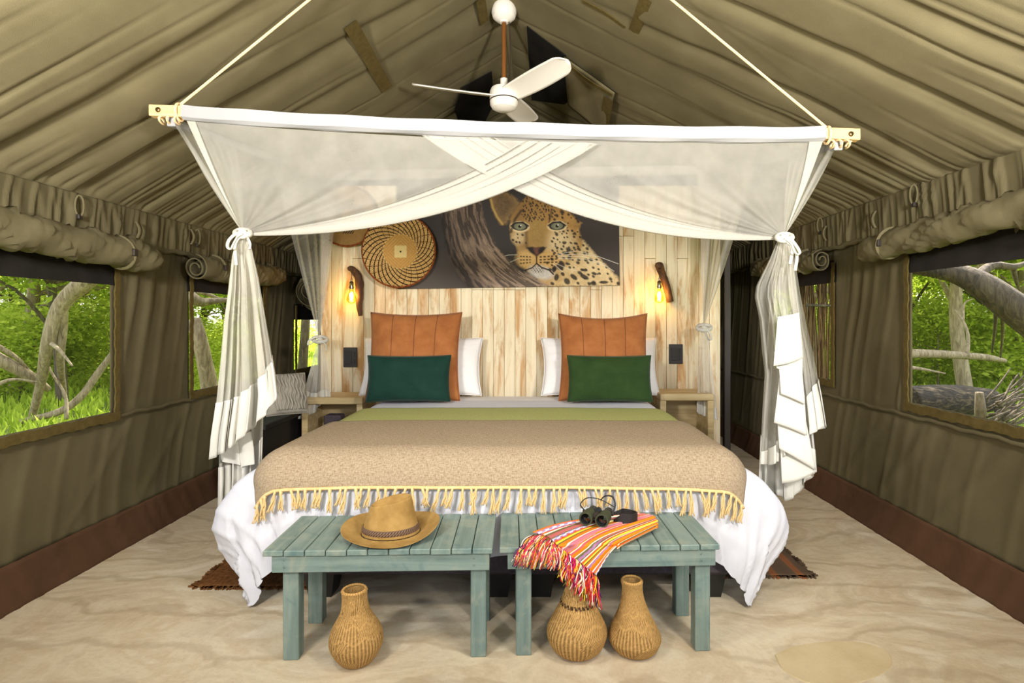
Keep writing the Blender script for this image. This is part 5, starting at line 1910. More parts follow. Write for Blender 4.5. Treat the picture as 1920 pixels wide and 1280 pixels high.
# ---- leopard picture: a flat canvas print, its picture worked out point by point
def leopard():
    W_, H_ = 560, 280
    xs, ys = np.meshgrid(np.linspace(-283, 1832, W_), np.linspace(-12, 998, H_), indexing='ij')   # picture units
    def s3(*c): return np.array(S(*c))
    img = s3(50, 45, 42) + (s3(82, 74, 68) - s3(50, 45, 42)) * (np.clip((ys - 450) / 500, 0, 1) * np.clip((500 - xs) / 500, 0, 1))[..., None]
    img = img + (s3(70, 62, 58) - s3(50, 45, 42)) * (np.clip((xs - 1400) / 300, 0, 1) * .6)[..., None]
    n1 = fbm(xs / 60, ys / 60, 3, 4); n2 = fbm(xs / 14, ys / 14, 4, 3)

    def inside(poly, soft=10):
        """signed smooth mask of a polygon"""
        p = np.array(poly, float); m = len(p)
        ins = np.zeros(xs.shape, bool); dmin = np.full(xs.shape, 1e9)
        for i in range(m):
            x1, y1 = p[i]; x2, y2 = p[(i + 1) % m]
            cond = ((y1 > ys) != (y2 > ys)) & (xs < (x2 - x1) * (ys - y1) / (y2 - y1 + 1e-9) + x1)
            ins ^= cond
            dx, dy = x2 - x1, y2 - y1
            tt = np.clip(((xs - x1) * dx + (ys - y1) * dy) / (dx * dx + dy * dy + 1e-9), 0, 1)
            dmin = np.minimum(dmin, np.hypot(xs - x1 - tt * dx, ys - y1 - tt * dy))
        d = np.where(ins, dmin, -dmin) + (n2 - .5) * soft * 1.6
        return np.clip(d / soft * 0.5 + 0.5, 0, 1)

    def put(mask, col):
        nonlocal img
        img = img * (1 - mask[..., None]) + (col if isinstance(col, np.ndarray) else np.array(col)) * mask[..., None]

    def ell(cx, cy, rx, ry, rot=0, soft=0.15):
        c_, s_ = math.cos(rot), math.sin(rot)
        dx, dy = xs - cx, ys - cy
        u = (dx * c_ + dy * s_) / rx; v = (-dx * s_ + dy * c_) / ry
        return np.clip((1 - np.hypot(u, v)) / soft + 0.5, 0, 1)

    def line(pts, w, soft=3):
        d = np.full(xs.shape, 1e9)
        for (x1, y1), (x2, y2) in zip(pts[:-1], pts[1:]):
            dx, dy = x2 - x1, y2 - y1
            tt = np.clip(((xs - x1) * dx + (ys - y1) * dy) / (dx * dx + dy * dy + 1e-9), 0, 1)
            d = np.minimum(d, np.hypot(xs - x1 - tt * dx, ys - y1 - tt * dy))
        return np.clip((w - d) / soft + .5, 0, 1)

    # fur body
    body = inside([(1180, 640), (1330, 560), (1490, 560), (1600, 690), (1700, 800), (1820, 930), (1835, 1000), (1080, 1000), (1040, 900), (1100, 800)], 14)
    fur = s3(186, 148, 90) + (s3(222, 198, 152) - s3(186, 148, 90)) * np.clip((xs - 900) / 700 + (n1 - .5), 0, 1)[..., None]
    fur = fur * (0.82 + 0.36 * n2)[..., None]
    put(body, fur)
    # head
    head = inside([(800, 330), (830, 250), (900, 190), (980, 110), (1060, 60), (1180, 100), (1300, 230), (1400, 330), (1470, 390), (1450, 470), (1490, 600), (1420, 720), (1300, 800), (1200, 860), (1180, 930),
                   (1080, 910), (980, 860), (880, 790), (860, 660), (850, 600), (800, 540), (788, 420)], 12)
    hf = s3(164, 124, 66) + (s3(192, 156, 100) - s3(164, 124, 66)) * np.clip((ys - 350) / 400 + (n1 - .5) * .8, 0, 1)[..., None]
    hf = hf * (0.78 + 0.44 * n2)[..., None]
    put(head, hf)
    put(inside([(600, 150), (640, 90), (720, 70), (830, 130), (890, 190), (840, 270), (790, 330), (760, 400), (700, 400), (660, 330), (620, 250)], 14), s3(124, 98, 62) * (0.6 + 0.8 * n2)[..., None])
    put(inside([(650, 130), (720, 100), (800, 150), (840, 200), (780, 280), (730, 340), (680, 300), (650, 210)], 26) * 0.85, s3(92, 72, 48) * (0.5 + 1.0 * n2)[..., None])
    put(line([(612, 160), (630, 240), (672, 330), (720, 395)], 10, 10) * .8, s3(176, 146, 80))
    put(inside([(1380, 350), (1480, 395), (1450, 440), (1400, 430)], 10) * .8, s3(150, 116, 64) * (0.6 + .8 * n2)[..., None])
    # pale cheeks and muzzle
    put(inside([(780, 240), (960, 120), (960, 640), (840, 640), (780, 420)], 60) * head * .45, s3(84, 62, 36))
    put(ell(1060, 200, 170, 140, 0, .9) * head * .35, s3(90, 66, 36))
    put(ell(1270, 590, 130, 130, 0, .8) * .8, s3(228, 206, 164) * (0.85 + .3 * n2)[..., None])
    put(ell(870, 520, 60, 70, 0, .8) * .7, s3(214, 190, 148) * (.8 + .4 * n2)[..., None])
    put(ell(960, 740, 110, 80, 0.2, .6) * .75, s3(224, 184, 120) * (.85 + .3 * n2)[..., None])
    put(ell(1150, 740, 130, 85, -0.2, .6) * .75, s3(222, 178, 110) * (.85 + .3 * n2)[..., None])
    put(ell(1085, 860, 120, 62, 0.25, .5), s3(214, 206, 200) * (.8 + .4 * n2)[..., None])
    # bridge of the nose
    put(inside([(960, 400), (1000, 330), (1090, 330), (1150, 420), (1150, 540), (1130, 610), (970, 610), (955, 520)], 40) * .85, s3(152, 122, 66) * (.8 + .4 * n2)[..., None])
    put(line([(950, 400), (945, 500), (950, 620)], 14, 24) * .6, s3(70, 52, 34))
    # spots: a jittered field of rosettes, sized by where they lie
    r = np.random.default_rng(6)
    spots = np.zeros(xs.shape)
    def field(step, rx, ry, region, rot=0.0, jit=0.4, prob=0.9):
        nonlocal spots
        gx = np.arange(560, 1860, step); gy = np.arange(40, 1010, step * .8)
        for i, a in enumerate(gx):
            for j, b in enumerate(gy):
                cx_ = a + r.uniform(-jit, jit) * step + (j % 2) * step * .5; cy_ = b + r.uniform(-jit, jit) * step * .8
                if r.random() > prob: continue
                ix = int((cx_ + 283) / 2115 * (W_ - 1)); iy = int((cy_ + 12) / 1010 * (H_ - 1))
                if not (0 <= ix < W_ and 0 <= iy < H_) or region[ix, iy] < 0.5: continue
                k = r.uniform(.7, 1.25)
                x0_, x1_ = max(0, ix - 24), min(W_, ix + 24); y0_, y1_ = max(0, iy - 24), min(H_, iy + 24)
                c_, s_ = math.cos(rot + r.uniform(-.4, .4)), math.sin(rot + r.uniform(-.4, .4))
                dx = xs[x0_:x1_, y0_:y1_] - cx_; dy = ys[x0_:x1_, y0_:y1_] - cy_
                u = (dx * c_ + dy * s_) / (rx * k); v = (-dx * s_ + dy * c_) / (ry * k)
                spots[x0_:x1_, y0_:y1_] = np.maximum(spots[x0_:x1_, y0_:y1_], np.clip((1 - np.hypot(u, v)) / .5 + .2, 0, 1))
    fore = ((ys < 370) & (xs > 900) & (xs < 1210)).astype(float) * head
    field(30, 13, 8, fore, 1.2, .45, .95)
    cheek = (((xs > 1180) & (ys > 420) & (ys < 700)) | ((xs < 950) & (ys > 460) & (ys < 600)) | ((xs > 1200) & (ys < 400))).astype(float) * head
    field(48, 15, 11, cheek, 0.8)
    neck = body * (ys > 560) * ((xs > 1430) | (ys < 850))
    field(58, 18, 13, neck, 0.6)
    low = body * (ys > 850)
    put(spots * 0.92, s3(36, 26, 20))
    spots[:] = 0
    for (a, b, rx, ry, ro) in ((1230, 910, 22, 34, .2), (1330, 950, 34, 26, .9), (1395, 910, 40, 20, .7), (1495, 910, 46, 20, .5), (1290, 880, 22, 16, .8), (1580, 975, 30, 16, .2), (1680, 965, 44, 14, 0), (1190, 970, 20, 14, .5),
                               (1500, 845, 28, 14, .1), (1590, 880, 26, 14, .4), (1320, 680, 36, 16, .2), (1270, 800, 44, 34, -.5), (1210, 830, 20, 36, .3)):
        spots = np.maximum(spots, ell(a, b, rx, ry, ro, .4))
    put(spots * .92, s3(36, 28, 24))
    # whisker rows
    for k in range(3):
        put(line([(885, 705 + k * 34), (985, 712 + k * 26)], 6, 5) * (np.sin(xs * .22) > -.35) * .9, s3(40, 28, 20))
        put(line([(1075, 714 + k * 26), (1240, 705 + k * 30)], 7, 5) * (np.sin(xs * .17) > -.35) * .9, s3(40, 28, 20))
    put((ell(1050, 835, 62, 34, 0.1, .5) * (np.sin(xs * .24 + ys * .05) * np.sin(ys * .2) > .15)) * .8, s3(60, 48, 44))
    # nose and mouth
    put(inside([(945, 618), (985, 612), (1040, 622), (1100, 612), (1140, 622), (1110, 665), (1062, 695), (1042, 725), (1022, 695), (975, 665)], 8), s3(38, 28, 26))
    put(inside([(1015, 625), (1070, 625), (1055, 690), (1042, 705), (1025, 680)], 14) * .8, s3(122, 76, 62))
    put(line([(1042, 715), (1042, 775), (1000, 815), (930, 840)], 6, 6), s3(44, 32, 28))
    put(line([(1042, 775), (1090, 815), (1160, 840), (1200, 880)], 7, 6), s3(44, 32, 28))
    # eyes
    for (a, b, ro) in ((885, 420, .06), (1240, 420, -.02)):
        put(ell(a, b + 2, 92, 52, ro, .25) * .9, s3(224, 202, 158))
        put(ell(a, b, 78, 40, ro, .15), s3(34, 26, 22))
        put(ell(a, b, 56, 33, ro, .2), s3(112, 112, 92) * (.8 + .4 * n2)[..., None])
        put(ell(a, b, 30, 31, 0, .3), s3(126, 126, 100))
        put(ell(a, b - 1, 15, 15, 0, .3), s3(14, 12, 12))
        put(ell(a + 9, b - 10, 6, 6, 0, .4), s3(236, 236, 226))
        put(line([(a - 84, b - 6), (a - 40, b - 36), (a + 30, b - 40), (a + 82, b - 4)], 7, 6), s3(28, 20, 16))
    put(line([(800, 470), (840, 350), (900, 270)], 12, 14) * .8, s3(44, 34, 24))
    put(line([(1190, 260), (1180, 330), (1165, 380)], 9, 12) * .7, s3(44, 34, 24))
    # tree trunk crossing in front
    trunk = inside([(110, 60), (520, 60), (520, 170), (540, 330), (592, 455), (645, 585), (700, 665), (795, 745), (875, 835), (955, 872), (1055, 932), (1215, 1010), (372, 1010), (268, 850), (190, 690), (158, 500), (120, 250)], 14)
    # grain follows the bend
    cxl = np.interp(ys, [60, 250, 500, 690, 850, 1010], [110, 120, 158, 190, 268, 372]); cxr = np.interp(ys, [60, 330, 585, 745, 870, 1010], [520, 540, 645, 795, 950, 1215])
    q = np.clip((xs - cxl) / (cxr - cxl), -.2, 1.2)
    g = fbm(q * 22, ys / 130 + q * 3, 9, 4); g2 = fbm(q * 46, ys / 50, 19, 3)
    bk = s3(96, 80, 68) + (s3(150, 128, 110) - s3(96, 80, 68)) * np.clip((ys - 400) / 500 * q * 1.3, 0, 1)[..., None]
    bk = bk * (0.55 + 0.9 * g2)[..., None]
    bk = np.where((g < 0.43)[..., None], bk * 0.35, bk)
    bk = np.where((g > 0.58)[..., None], bk * 1.35, bk)
    bk = bk * (0.35 + 0.75 * np.clip(q * 3, 0, 1))[..., None]
    put(trunk, bk)
    # whiskers
    for (a, b) in (([(1250, 700), (1450, 690), (1640, 720), (1820, 790)], 2.4), ([(1250, 730), (1500, 740), (1700, 810), (1780, 860)], 2), ([(1230, 690), (1420, 660), (1600, 700)], 2), ([(1200, 780), (1290, 860)], 2.4),
                   ([(1210, 770), (1340, 830), (1420, 850)], 2), ([(860, 690), (780, 690), (740, 700)], 2), ([(880, 720), (790, 760)], 2), ([(1240, 715), (1480, 712), (1690, 790)], 1.8)):
        put(line(a, b, 2.5) * .85, s3(232, 226, 214))
    return np.clip(img, 0, 1)


pic = thing('leopard_picture', 'wide canvas photograph of a leopard beside a tree trunk on the board wall', 'picture', tuple(P(953, 440, YB - 0.03)))
img = leopard()
yq = YB - 0.032
c00, c10, c01, c11 = P(744, 342, yq), P(1160, 338, yq), P(746, 541.5, yq), P(1162, 535, yq)
gu, gv = np.meshgrid(np.linspace(0, 1, img.shape[0]), np.linspace(0, 1, img.shape[1]), indexing='ij')
pp_ = ((1 - gu) * (1 - gv))[..., None] * c00 + (gu * (1 - gv))[..., None] * c10 + (gu * gv)[..., None] * c11 + ((1 - gu) * gv)[..., None] * c01
surf('print', pp_, M['print'], pic, colors=img, smooth=False)
bk = [c00, c10, c11, c01]
V = [p + np.array([0, .0008, 0]) for p in bk] + [p + np.array([0, .026, 0]) for p in bk]
link_mesh('stretcher', V, [(0, 1, 2, 3), (7, 6, 5, 4)] + [(i, 4 + i, 4 + (i + 1) % 4, (i + 1) % 4) for i in range(4)], plain('picture_edge', S(60, 54, 50), 0.7), pic, False)

# ---- driftwood wall lamps


def wall_lamp(label, wood_pts, radii, hook, cap, bulb_c, Yw):
    t = thing('wall_lamp', label, 'wall lamp', tuple(P(bulb_c[0], bulb_c[1], Yw)))
    c = spline([P(x, y, Yw - dy) for x, y, dy in wood_pts], 40)
    rad = np.interp(np.linspace(0, 1, 40), np.linspace(0, 1, len(radii)), radii)
    rng = np.random.default_rng(int(bulb_c[0]))
    n = 16
    V, Fc = tube_geo(c, rad, n, True)
    V = V.reshape(40, n, 3); ctr = c[:, None, :]
    V = ctr + (V - ctr) * (1 + 0.22 * (fbm(np.arange(40)[:, None] * .35 + 0 * np.arange(n)[None], np.arange(n)[None] * .9 + 0 * np.arange(40)[:, None], 5) - .5) * 2)[..., None]
    link_mesh('driftwood', V.reshape(-1, 3), Fc, M['driftwood'], t, True, None, 0.7)
    b = P(bulb_c[0], bulb_c[1], Yw - 0.10)
    hk = P(hook[0], hook[1], Yw - 0.10); cp = P(cap[0], cap[1], Yw - 0.10)
    tube_obj('flex', [hk + np.array([0, 0.0, 0.02]), (hk + cp) / 2 + np.array([.001, 0, 0]), cp], 0.003, M['steel'], t, 6)
    sc = 1.0
    Mx = Matrix.Translation(Vector((b[0], b[1], cp[2])))
    MB().lathe([(0.0, 0.004), (0.007, 0.004), (0.008, -0.018), (0.017, -0.026), (0.020, -0.034), (0.018, -0.037), (0.018, -0.066), (0.0225, -0.068), (0.0225, -0.075), (0.018, -0.077), (0.019, -0.088), (0.016, -0.090), (0.0, -0.090)], 24, M=Mx).build('lamp_holder', M['chrome'], t, True, 0.6)
    zb = cp[2] - 0.088
    Mb = Matrix.Translation(Vector((b[0], b[1], zb)))
    bl_ = MB().lathe([(0.014, 0.0), (0.018, -0.012), (0.027, -0.040), (0.037, -0.068), (0.041, -0.088), (0.039, -0.102), (0.028, -0.118), (0.014, -0.125), (0.0005, -0.127)], 28, M=Mb).build('bulb', M['bulb'], t, True)
    th = np.linspace(0, 2 * PI * 5, 90)
    zz = np.linspace(-0.028, -0.098, 90)
    env = 0.009 + 0.007 * np.sin(np.linspace(0, PI, 90))
    tube_obj('filament', np.stack([b[0] + env * np.cos(th), b[1] + env * np.sin(th), zb + zz], -1), 0.0035, M['filament'], bl_, 6)
    d = bpy.data.lights.new('bulb_light', 'POINT'); d.energy = 6.0; d.color = (1.0, 0.66, 0.28); d.shadow_soft_size = 0.03
    lo = bpy.data.objects.new('bulb_light', d); COL.objects.link(lo)
    lo.parent = t; lo.location = Vector(b) + Vector((0, 0, zb - b[2] - 0.06)) - t.location
    return t


wall_lamp('driftwood wall lamp with a glowing amber bulb, by the flat baskets', [(652, 505, .12), (658, 503, .11), (666, 510, .07), (673, 522, .05), (674, 545, .045), (674, 570, .045), (676, 592, .045)],
          [0.014, 0.026, 0.032, 0.036, 0.036, 0.030, 0.018], (659, 514), (659, 523), (659, 560), YB)
wall_lamp('driftwood wall lamp with a glowing amber bulb, by the leopard picture', [(1231, 500, .12), (1236, 498, .11), (1240, 508, .07), (1246, 525, .05), (1252, 545, .045), (1257, 566, .045)],
          [0.022, 0.036, 0.034, 0.033, 0.033, 0.030], (1236, 508), (1236, 522), (1236, 560), YB)

for lab, x0, y0, x1, y1 in (('black switch and socket plate beside the lamp by the flat baskets', 644, 651, 670, 688), ('black switch and socket plate below the lamp by the leopard picture', 1254, 645, 1280, 682)):
    a, b = P(x0, y1, YB - .006), P(x1, y0, YB - .006)
    t = thing('socket_plate', lab, 'socket', tuple((a + b) / 2))
    MB().box(a[0], b[0], YB - .014, YB - .003, a[2], b[2], ch=.003).build('plate', M['outlet'], t)
    w = b[0] - a[0]; h = b[2] - a[2]
    MB().box(a[0] + w * .14, a[0] + w * .62, YB - .019, YB - .013, a[2] + h * .18, b[2] - h * .18, ch=.002).build('socket_face', M['black_plastic'], t)
    for k in range(3):
        MB().box(a[0] + w * .72, a[0] + w * .88, YB - .020, YB - .013, a[2] + h * (.2 + .21 * k), a[2] + h * (.37 + .21 * k), ch=.002).build('rocker', M['black_plastic'], t)

# ================================================================ CEILING FAN
YFAN = 3.95
fx = (945 - CX) / F * YFAN
fan = thing('ceiling_fan', 'white three-bladed ceiling fan on a brown rod under the ridge', 'ceiling fan', (fx, YFAN, H + 415 / F * YFAN))
zt = RZ - 0.03
T0 = Matrix.Translation((fx, YFAN, 0))
def zz(py): return H + (CY - py) / F * YFAN
MB().lathe([(0.0, zt), (0.080, zt), (0.088, zt - 0.015), (0.089, zt - 0.055), (0.080, zt - 0.085), (0.055, zt - 0.108), (0.032, zt - 0.117), (0.030, zt - 0.125), (0.0, zt - 0.125)], 36, M=T0).build('ceiling_cup', M['white_paint'], fan, True, 0.5)
MB().lathe([(0.0155, zt - .12), (0.0155, zz(152))], 20, M=T0).build('rod', M['rodwood'], fan, True)
MB().lathe([(0.0, zz(148)), (0.026, zz(148)), (0.027, zz(150)), (0.025, zz(166)), (0, zz(166))], 24, M=T0).build('coupling', M['white_paint'], fan, True, 0.5)
hub = MB().lathe([(0.0, zz(163)), (0.060, zz(163.5)), (0.092, zz(167)), (0.101, zz(173)), (0.102, zz(187)), (0.098, zz(188.2)), (0.098, zz(189.4)), (0.101, zz(190.5)), (0.099, zz(197)), (0.085, zz(203)), (0.055, zz(207)), (0.0, zz(208))], 40, M=T0).build('motor_hub', M['white_paint'], fan, True, 0.5)
MB().lathe([(0.0985, zz(187.6)), (0.1015, zz(188.0)), (0.1015, zz(189.6)), (0.0985, zz(190))], 40, M=T0).build('groove_ring', M['steel'], hub, True)
for ang in (192, 312, 72):
    n, m = 26, 12
    L = np.linspace(0.06, 0.64, n)
    rows = []
    for l in L:
        f = (l - 0.06) / 0.58
        w = (0.072 + 0.012 * math.sin(f * PI)) * (1 if f < .86 else math.sqrt(max(1e-4, 1 - ((f - .86) / .145) ** 2)))
        v = np.linspace(-1, 1, m)
        y = v * w
        z = 0.020 - 0.34 * y + 0.016 * f ** 2 + (-0.010) * (v ** 2) + 0.012 * f
        rows.append(np.stack([np.full(m, l), y, z], -1))
    pts = np.stack(rows, 0)
    a = math.radians(ang)
    R = np.array([[math.cos(a), -math.sin(a), 0], [math.sin(a), math.cos(a), 0], [0, 0, 1]])
    pts = pts @ R.T + np.array([fx, YFAN, zz(183)])
    b = surf('blade', pts, M['white_paint'], fan)
    b.modifiers.new('s', 'SOLIDIFY').thickness = 0.007
tube_obj('safety_cord', spline([(fx + 0.035, YFAN, zt - .1), (fx + 0.045, YFAN, zt - .35), (fx + 0.03, YFAN, zz(160))], 20), 0.003, M['steel'], fan, 5)


# ================================================================ THE WOODLAND OUTSIDE
GZ = -0.15
gx, gy = np.meshgrid(np.linspace(-60, 60, 90), np.linspace(-6, 70, 60), indexing='ij')
gz = GZ + 0.12 * (fbm(gx * .3, gy * .3, 2) - .5)
near_t = (gx > -3.4) & (gx < 3.2) & (gy < 8)
gz = np.where(near_t, GZ - 0.05, gz)
gr_ = surf('ground', np.stack([gx, gy, gz], -1), M['soil']); tag(gr_, kind='structure')


def grass_patch(name, x0, x1, y0, y1, n, seed, hmax):
    r = np.random.default_rng(seed)
    x = r.uniform(x0, x1, n); y = r.uniform(y0, y1, n)
    # denser near, thinner far
    keep = fbm(x * .6, y * .6, seed) > 0.34
    x, y = x[keep], y[keep]; n = len(x)
    hgt = hmax * r.uniform(.35, 1, n); a = r.uniform(0, 2 * PI, n); w = r.uniform(.007, .018, n)
    dist = np.hypot(x, y); w = w * np.clip(dist / 7, 1, 2)
    lx = r.normal(0, .3, n) * hgt; ly = r.normal(0, .3, n) * hgt
    z0 = np.full(n, GZ - .03)
    dx, dy = np.cos(a) * w, np.sin(a) * w
    b0 = np.stack([x - dx, y - dy, z0], -1); b1 = np.stack([x + dx, y + dy, z0], -1)
    m0 = np.stack([x - dx * .8 + lx * .4, y - dy * .8 + ly * .4, z0 + hgt * .6], -1); m1 = np.stack([x + dx * .8 + lx * .4, y + dy * .8 + ly * .4, z0 + hgt * .6], -1)
    tp = np.stack([x + lx, y + ly, z0 + hgt], -1)
    V = np.stack([b0, b1, m1, m0, tp], 1).reshape(-1, 3)
    i = np.arange(n) * 5
    F4 = np.stack([i, i + 1, i + 2, i + 3], 1); F3 = np.stack([i + 3, i + 2, i + 4, i + 4], 1)
    fc = [tuple(f) for f in F4] + [tuple(f[:3]) for f in F3]
    o = link_mesh(name, V, fc, M['grass'], None, False)
    tag(o, 'fresh green grass and herbs growing on the woodland floor beyond the %s windows' % ('left' if x0 < 0 else 'right'), 'grass', kind='stuff')
    return o


grass_patch('grass', -30, -2.9, 1.5, 34, 100000, 3, 0.24)
grass_patch('grass', 2.7, 26, 1.5, 32, 95000, 4, 0.24)


def leaf_cloud(n, rx, ry, rz, size, seed, clusters=26):
    r = np.random.default_rng(seed)
    cc = r.normal(0, 1, (clusters, 3)); cc /= np.linalg.norm(cc, axis=1)[:, None]
    cc *= r.uniform(.35, 1, (clusters, 1)) ** .6
    k = r.integers(0, clusters, n)
    p = cc[k] + r.normal(0, .20, (n, 3))
    p = p * np.array([rx, ry, rz])
    sz = size * r.uniform(.6, 1.4, n)
    d = r.normal(0, 1, (n, 3)); d[:, 2] *= .5; d /= np.linalg.norm(d, axis=1)[:, None]
    u = np.cross(d, r.normal(0, 1, (n, 3))); u /= np.linalg.norm(u, axis=1)[:, None]
    nrm = np.cross(d, u)
    a = p - d * sz[:, None]; c = p + d * sz[:, None]
    b = p + u * (sz * .48)[:, None] + nrm * (sz * .12)[:, None]; e = p - u * (sz * .48)[:, None] + nrm * (sz * .12)[:, None]
    V = np.stack([a, b, c, e], 1).reshape(-1, 3)
    return V, np.arange(n * 4).reshape(n, 4)


def branchy(seed, h, r0, n_br, lean=(0, 0)):
    """trunk with a few forking limbs, one mesh"""
    r = random.Random(seed)
    mb = MB()
    top = np.array([lean[0], lean[1], h])
    ctr = spline([(0, 0, -.1), (lean[0] * .3 + r.uniform(-.1, .1), lean[1] * .3 + r.uniform(-.1, .1), h * .35), (lean[0] * .6 + r.uniform(-.15, .15), lean[1] * .6, h * .7), top], 14)
    mb.tube(ctr, np.linspace(r0, r0 * .45, 14), 8)
    for k in range(n_br):
        i = r.randint(4, 12); a = r.uniform(0, 6.28); L = r.uniform(.25, .55) * h
        s = ctr[i]
        e = s + np.array([math.cos(a) * L, math.sin(a) * L, L * r.uniform(.2, .9)])
        mid = (s + e) / 2 + np.array([r.uniform(-.12, .12) * L, r.uniform(-.12, .12) * L, r.uniform(-.05, .15) * L])
        mb.tube(spline([s, mid, e], 9), np.linspace(r0 * .42, r0 * .10, 9), 6)
        for q in range(2):
            s2 = (mid + e) / 2; a2 = a + r.uniform(-1.2, 1.2)
            e2 = s2 + np.array([math.cos(a2) * L * .5, math.sin(a2) * L * .5, L * r.uniform(-.1, .5)])
            mb.tube(spline([s2, (s2 + e2) / 2 + np.array([0, 0, .05]), e2], 6), np.linspace(r0 * .16, r0 * .05, 6), 5)
    return mb


protos = []
for k in range(4):
    t = thing('woodland_tree', None, 'tree')
    tr = branchy(20 + k, 3.2 + .3 * k, 0.085 + .02 * k, 7, (.3 * (k - 1.5), .2)).build('trunk', M['bark_pale' if k % 2 else 'bark_dark'], t, True)
    V, Fc = leaf_cloud(11000, 2.0, 2.0, 1.25, 0.060, 50 + k, 34)
    V = V + np.array([.2 * (k - 1.5), .2, 3.0 + .2 * k])
    cr = link_mesh('crown', V, Fc, M['leaf'] if k % 2 else M['leaf_dark'], t, False); cr['kind'] = 'stuff'
    protos.append(t)
bush = []
for k in range(3):
    t = thing('leafy_shrub', None, 'shrub')
    branchy(60 + k, 1.2, 0.025, 8).build('stems', M['bark_pale'], t, True)
    V, Fc = leaf_cloud(7000, 1.15, 1.15, 0.85, 0.046, 70 + k, 22)
    V = V + np.array([0, 0, 0.95])
    cr = link_mesh('foliage', V, Fc, M['leaf'], t, False); cr['kind'] = 'stuff'
    bush.append(t)

used = set()


def put_plant(kind, x, y, s, rz, label, group):
    src = protos if kind < 10 else bush
    k = kind % 10
    o = src[k]
    if (kind) in used: o = copy_tree(o)
    used.add(kind)
    o.location = (x, y, GZ); o.scale = (s, s, s); o.rotation_euler = (0, 0, rz)
    tag(o, label, None, group)


rp = random.Random(31)
# left side of the tent: placed along rays through the windows
n_t = 0
for (side, sg) in (('left', -1), ('right', 1)):
    for i in range(18):
        # distance grows, spread over the angles the windows show
        d = 11.5 + 1.45 * i * .75 + rp.uniform(-.8, .8)
        ang = rp.uniform(0.10, 0.92)                      # x/y slope mix
        lo, hi = (0.42, 1.05) if side == 'left' else (0.40, 1.0)
        sl_ = lo + (hi - lo) * ((i * 0.618) % 1.0) + rp.uniform(-.04, .04)
        y = d / math.hypot(1, sl_); x = sg * y * sl_
        if abs(x) < 4.2: x = sg * (4.2 + rp.uniform(0, .8))
        kk = rp.randrange(4)
        put_plant(kk, x, y, rp.uniform(.8, 1.35), rp.uniform(0, 6.28), ('pale-barked tree with fresh yellow-green leaves beyond the %s windows' if kk % 2 else 'dark-barked tree with deeper green leaves beyond the %s windows') % side, ('pale-barked' if kk % 2 else 'dark-barked') + ' trees beyond the %s windows' % side)
    for i in range(18):
        d = 14.5 + .7 * i + rp.uniform(-.6, .6)
        lo, hi = (0.42, 1.05) if side == 'left' else (0.40, 1.0)
        sl_ = lo + (hi - lo) * ((i * 0.618 + .3) % 1.0) + rp.uniform(-.04, .04)
        y = d / math.hypot(1, sl_); x = sg * y * sl_
        if abs(x) < 4.5: x = sg * (4.5 + rp.uniform(0, .8))
        put_plant(10 + rp.randrange(3), x, y, rp.uniform(.7, 1.25), rp.uniform(0, 6.28), 'bright green shrub growing beyond the %s windows' % side, 'shrubs beyond the %s windows' % side)


def limb(name, label, pts, rads, mat, cat='branch', twigs=(), n=30):
    """fallen or overhanging timber: pts are (px, py, distance)"""
    c = spline([P(x, y, d) for x, y, d in pts], n)
    if not twigs:
        V, Fc = tube_geo(c, np.interp(np.linspace(0, 1, n), np.linspace(0, 1, len(rads)), rads), 10)
        V = V + 0.10 * np.repeat(np.interp(np.linspace(0, 1, n), np.linspace(0, 1, len(rads)), rads), 10)[:, None] * np.random.default_rng(3).normal(0, 1, V[:, :3].shape) if False else V
        V = np.vstack([V])
        o = link_mesh(name, V, Fc, mat, None, True)
        tag(o, label, cat); return o
    t = thing(name, label, cat, tuple(c[0]))
    V, Fc = tube_geo(c, np.interp(np.linspace(0, 1, n), np.linspace(0, 1, len(rads)), rads), 10)
    link_mesh('main_limb', V, Fc, mat, t, True)
    for tw in twigs:
        cc = spline([P(x, y, d) for x, y, d in tw[0]], 16)
        V, Fc = tube_geo(cc, np.linspace(tw[1], tw[1] * .35, 16), 7)
        link_mesh('side_limb', V, Fc, mat, t, True)
    return t


limb('arched_limb', 'pale arched dead limb leaning to the ground beyond the first left window', [(185, 505, 7.6), (160, 528, 7.6), (122, 562, 7.6), (102, 600, 7.6), (88, 650, 7.6), (78, 710, 7.8), (66, 760, 8.0), (56, 800, 8.2)], [.13, .12, .10, .09, .075, .06, .05, .04], M['bark_pale'], 'branch',
     [([(114, 576, 7.6), (116, 620, 7.7), (113, 680, 7.8), (122, 745, 8.4)], .085), ([(90, 640, 7.6), (110, 655, 7.5), (136, 686, 7.4)], .035), ([(150, 535, 7.6), (128, 500, 7.7), (118, 470, 7.7)], .04)])
limb('fallen_branch', 'long thin fallen branch lying low across the first left window', [(40, 790, 7.9), (110, 772, 8.0), (150, 745, 8.1), (180, 705, 8.2), (212, 660, 8.3)], [.035, .05, .05, .05, .035], M['bark_pale'], 'branch',
     [([(125, 785, 7.8), (122, 740, 7.9), (98, 700, 8.0), (86, 670, 8.0)], .028)])
limb('fallen_bough', 'weathered fallen bough slanting down from the edge of the first left window', [(-30, 660, 7.4), (20, 685, 7.6), (60, 708, 7.8), (92, 730, 8.0)], [.09, .08, .07, .04], M['bark_pale'], 'branch',
     [([(-20, 640, 7.4), (30, 670, 7.6), (60, 700, 7.8)], .04), ([(-30, 735, 7.2), (20, 712, 7.4), (70, 716, 7.6)], .035)])
limb('standing_trunk', 'pale broken trunk standing in the grass beyond the first left window', [(62, 600, 12), (58, 660, 12), (60, 705, 12.6)], [.10, .15, .17], M['bark_pale'], 'tree trunk')
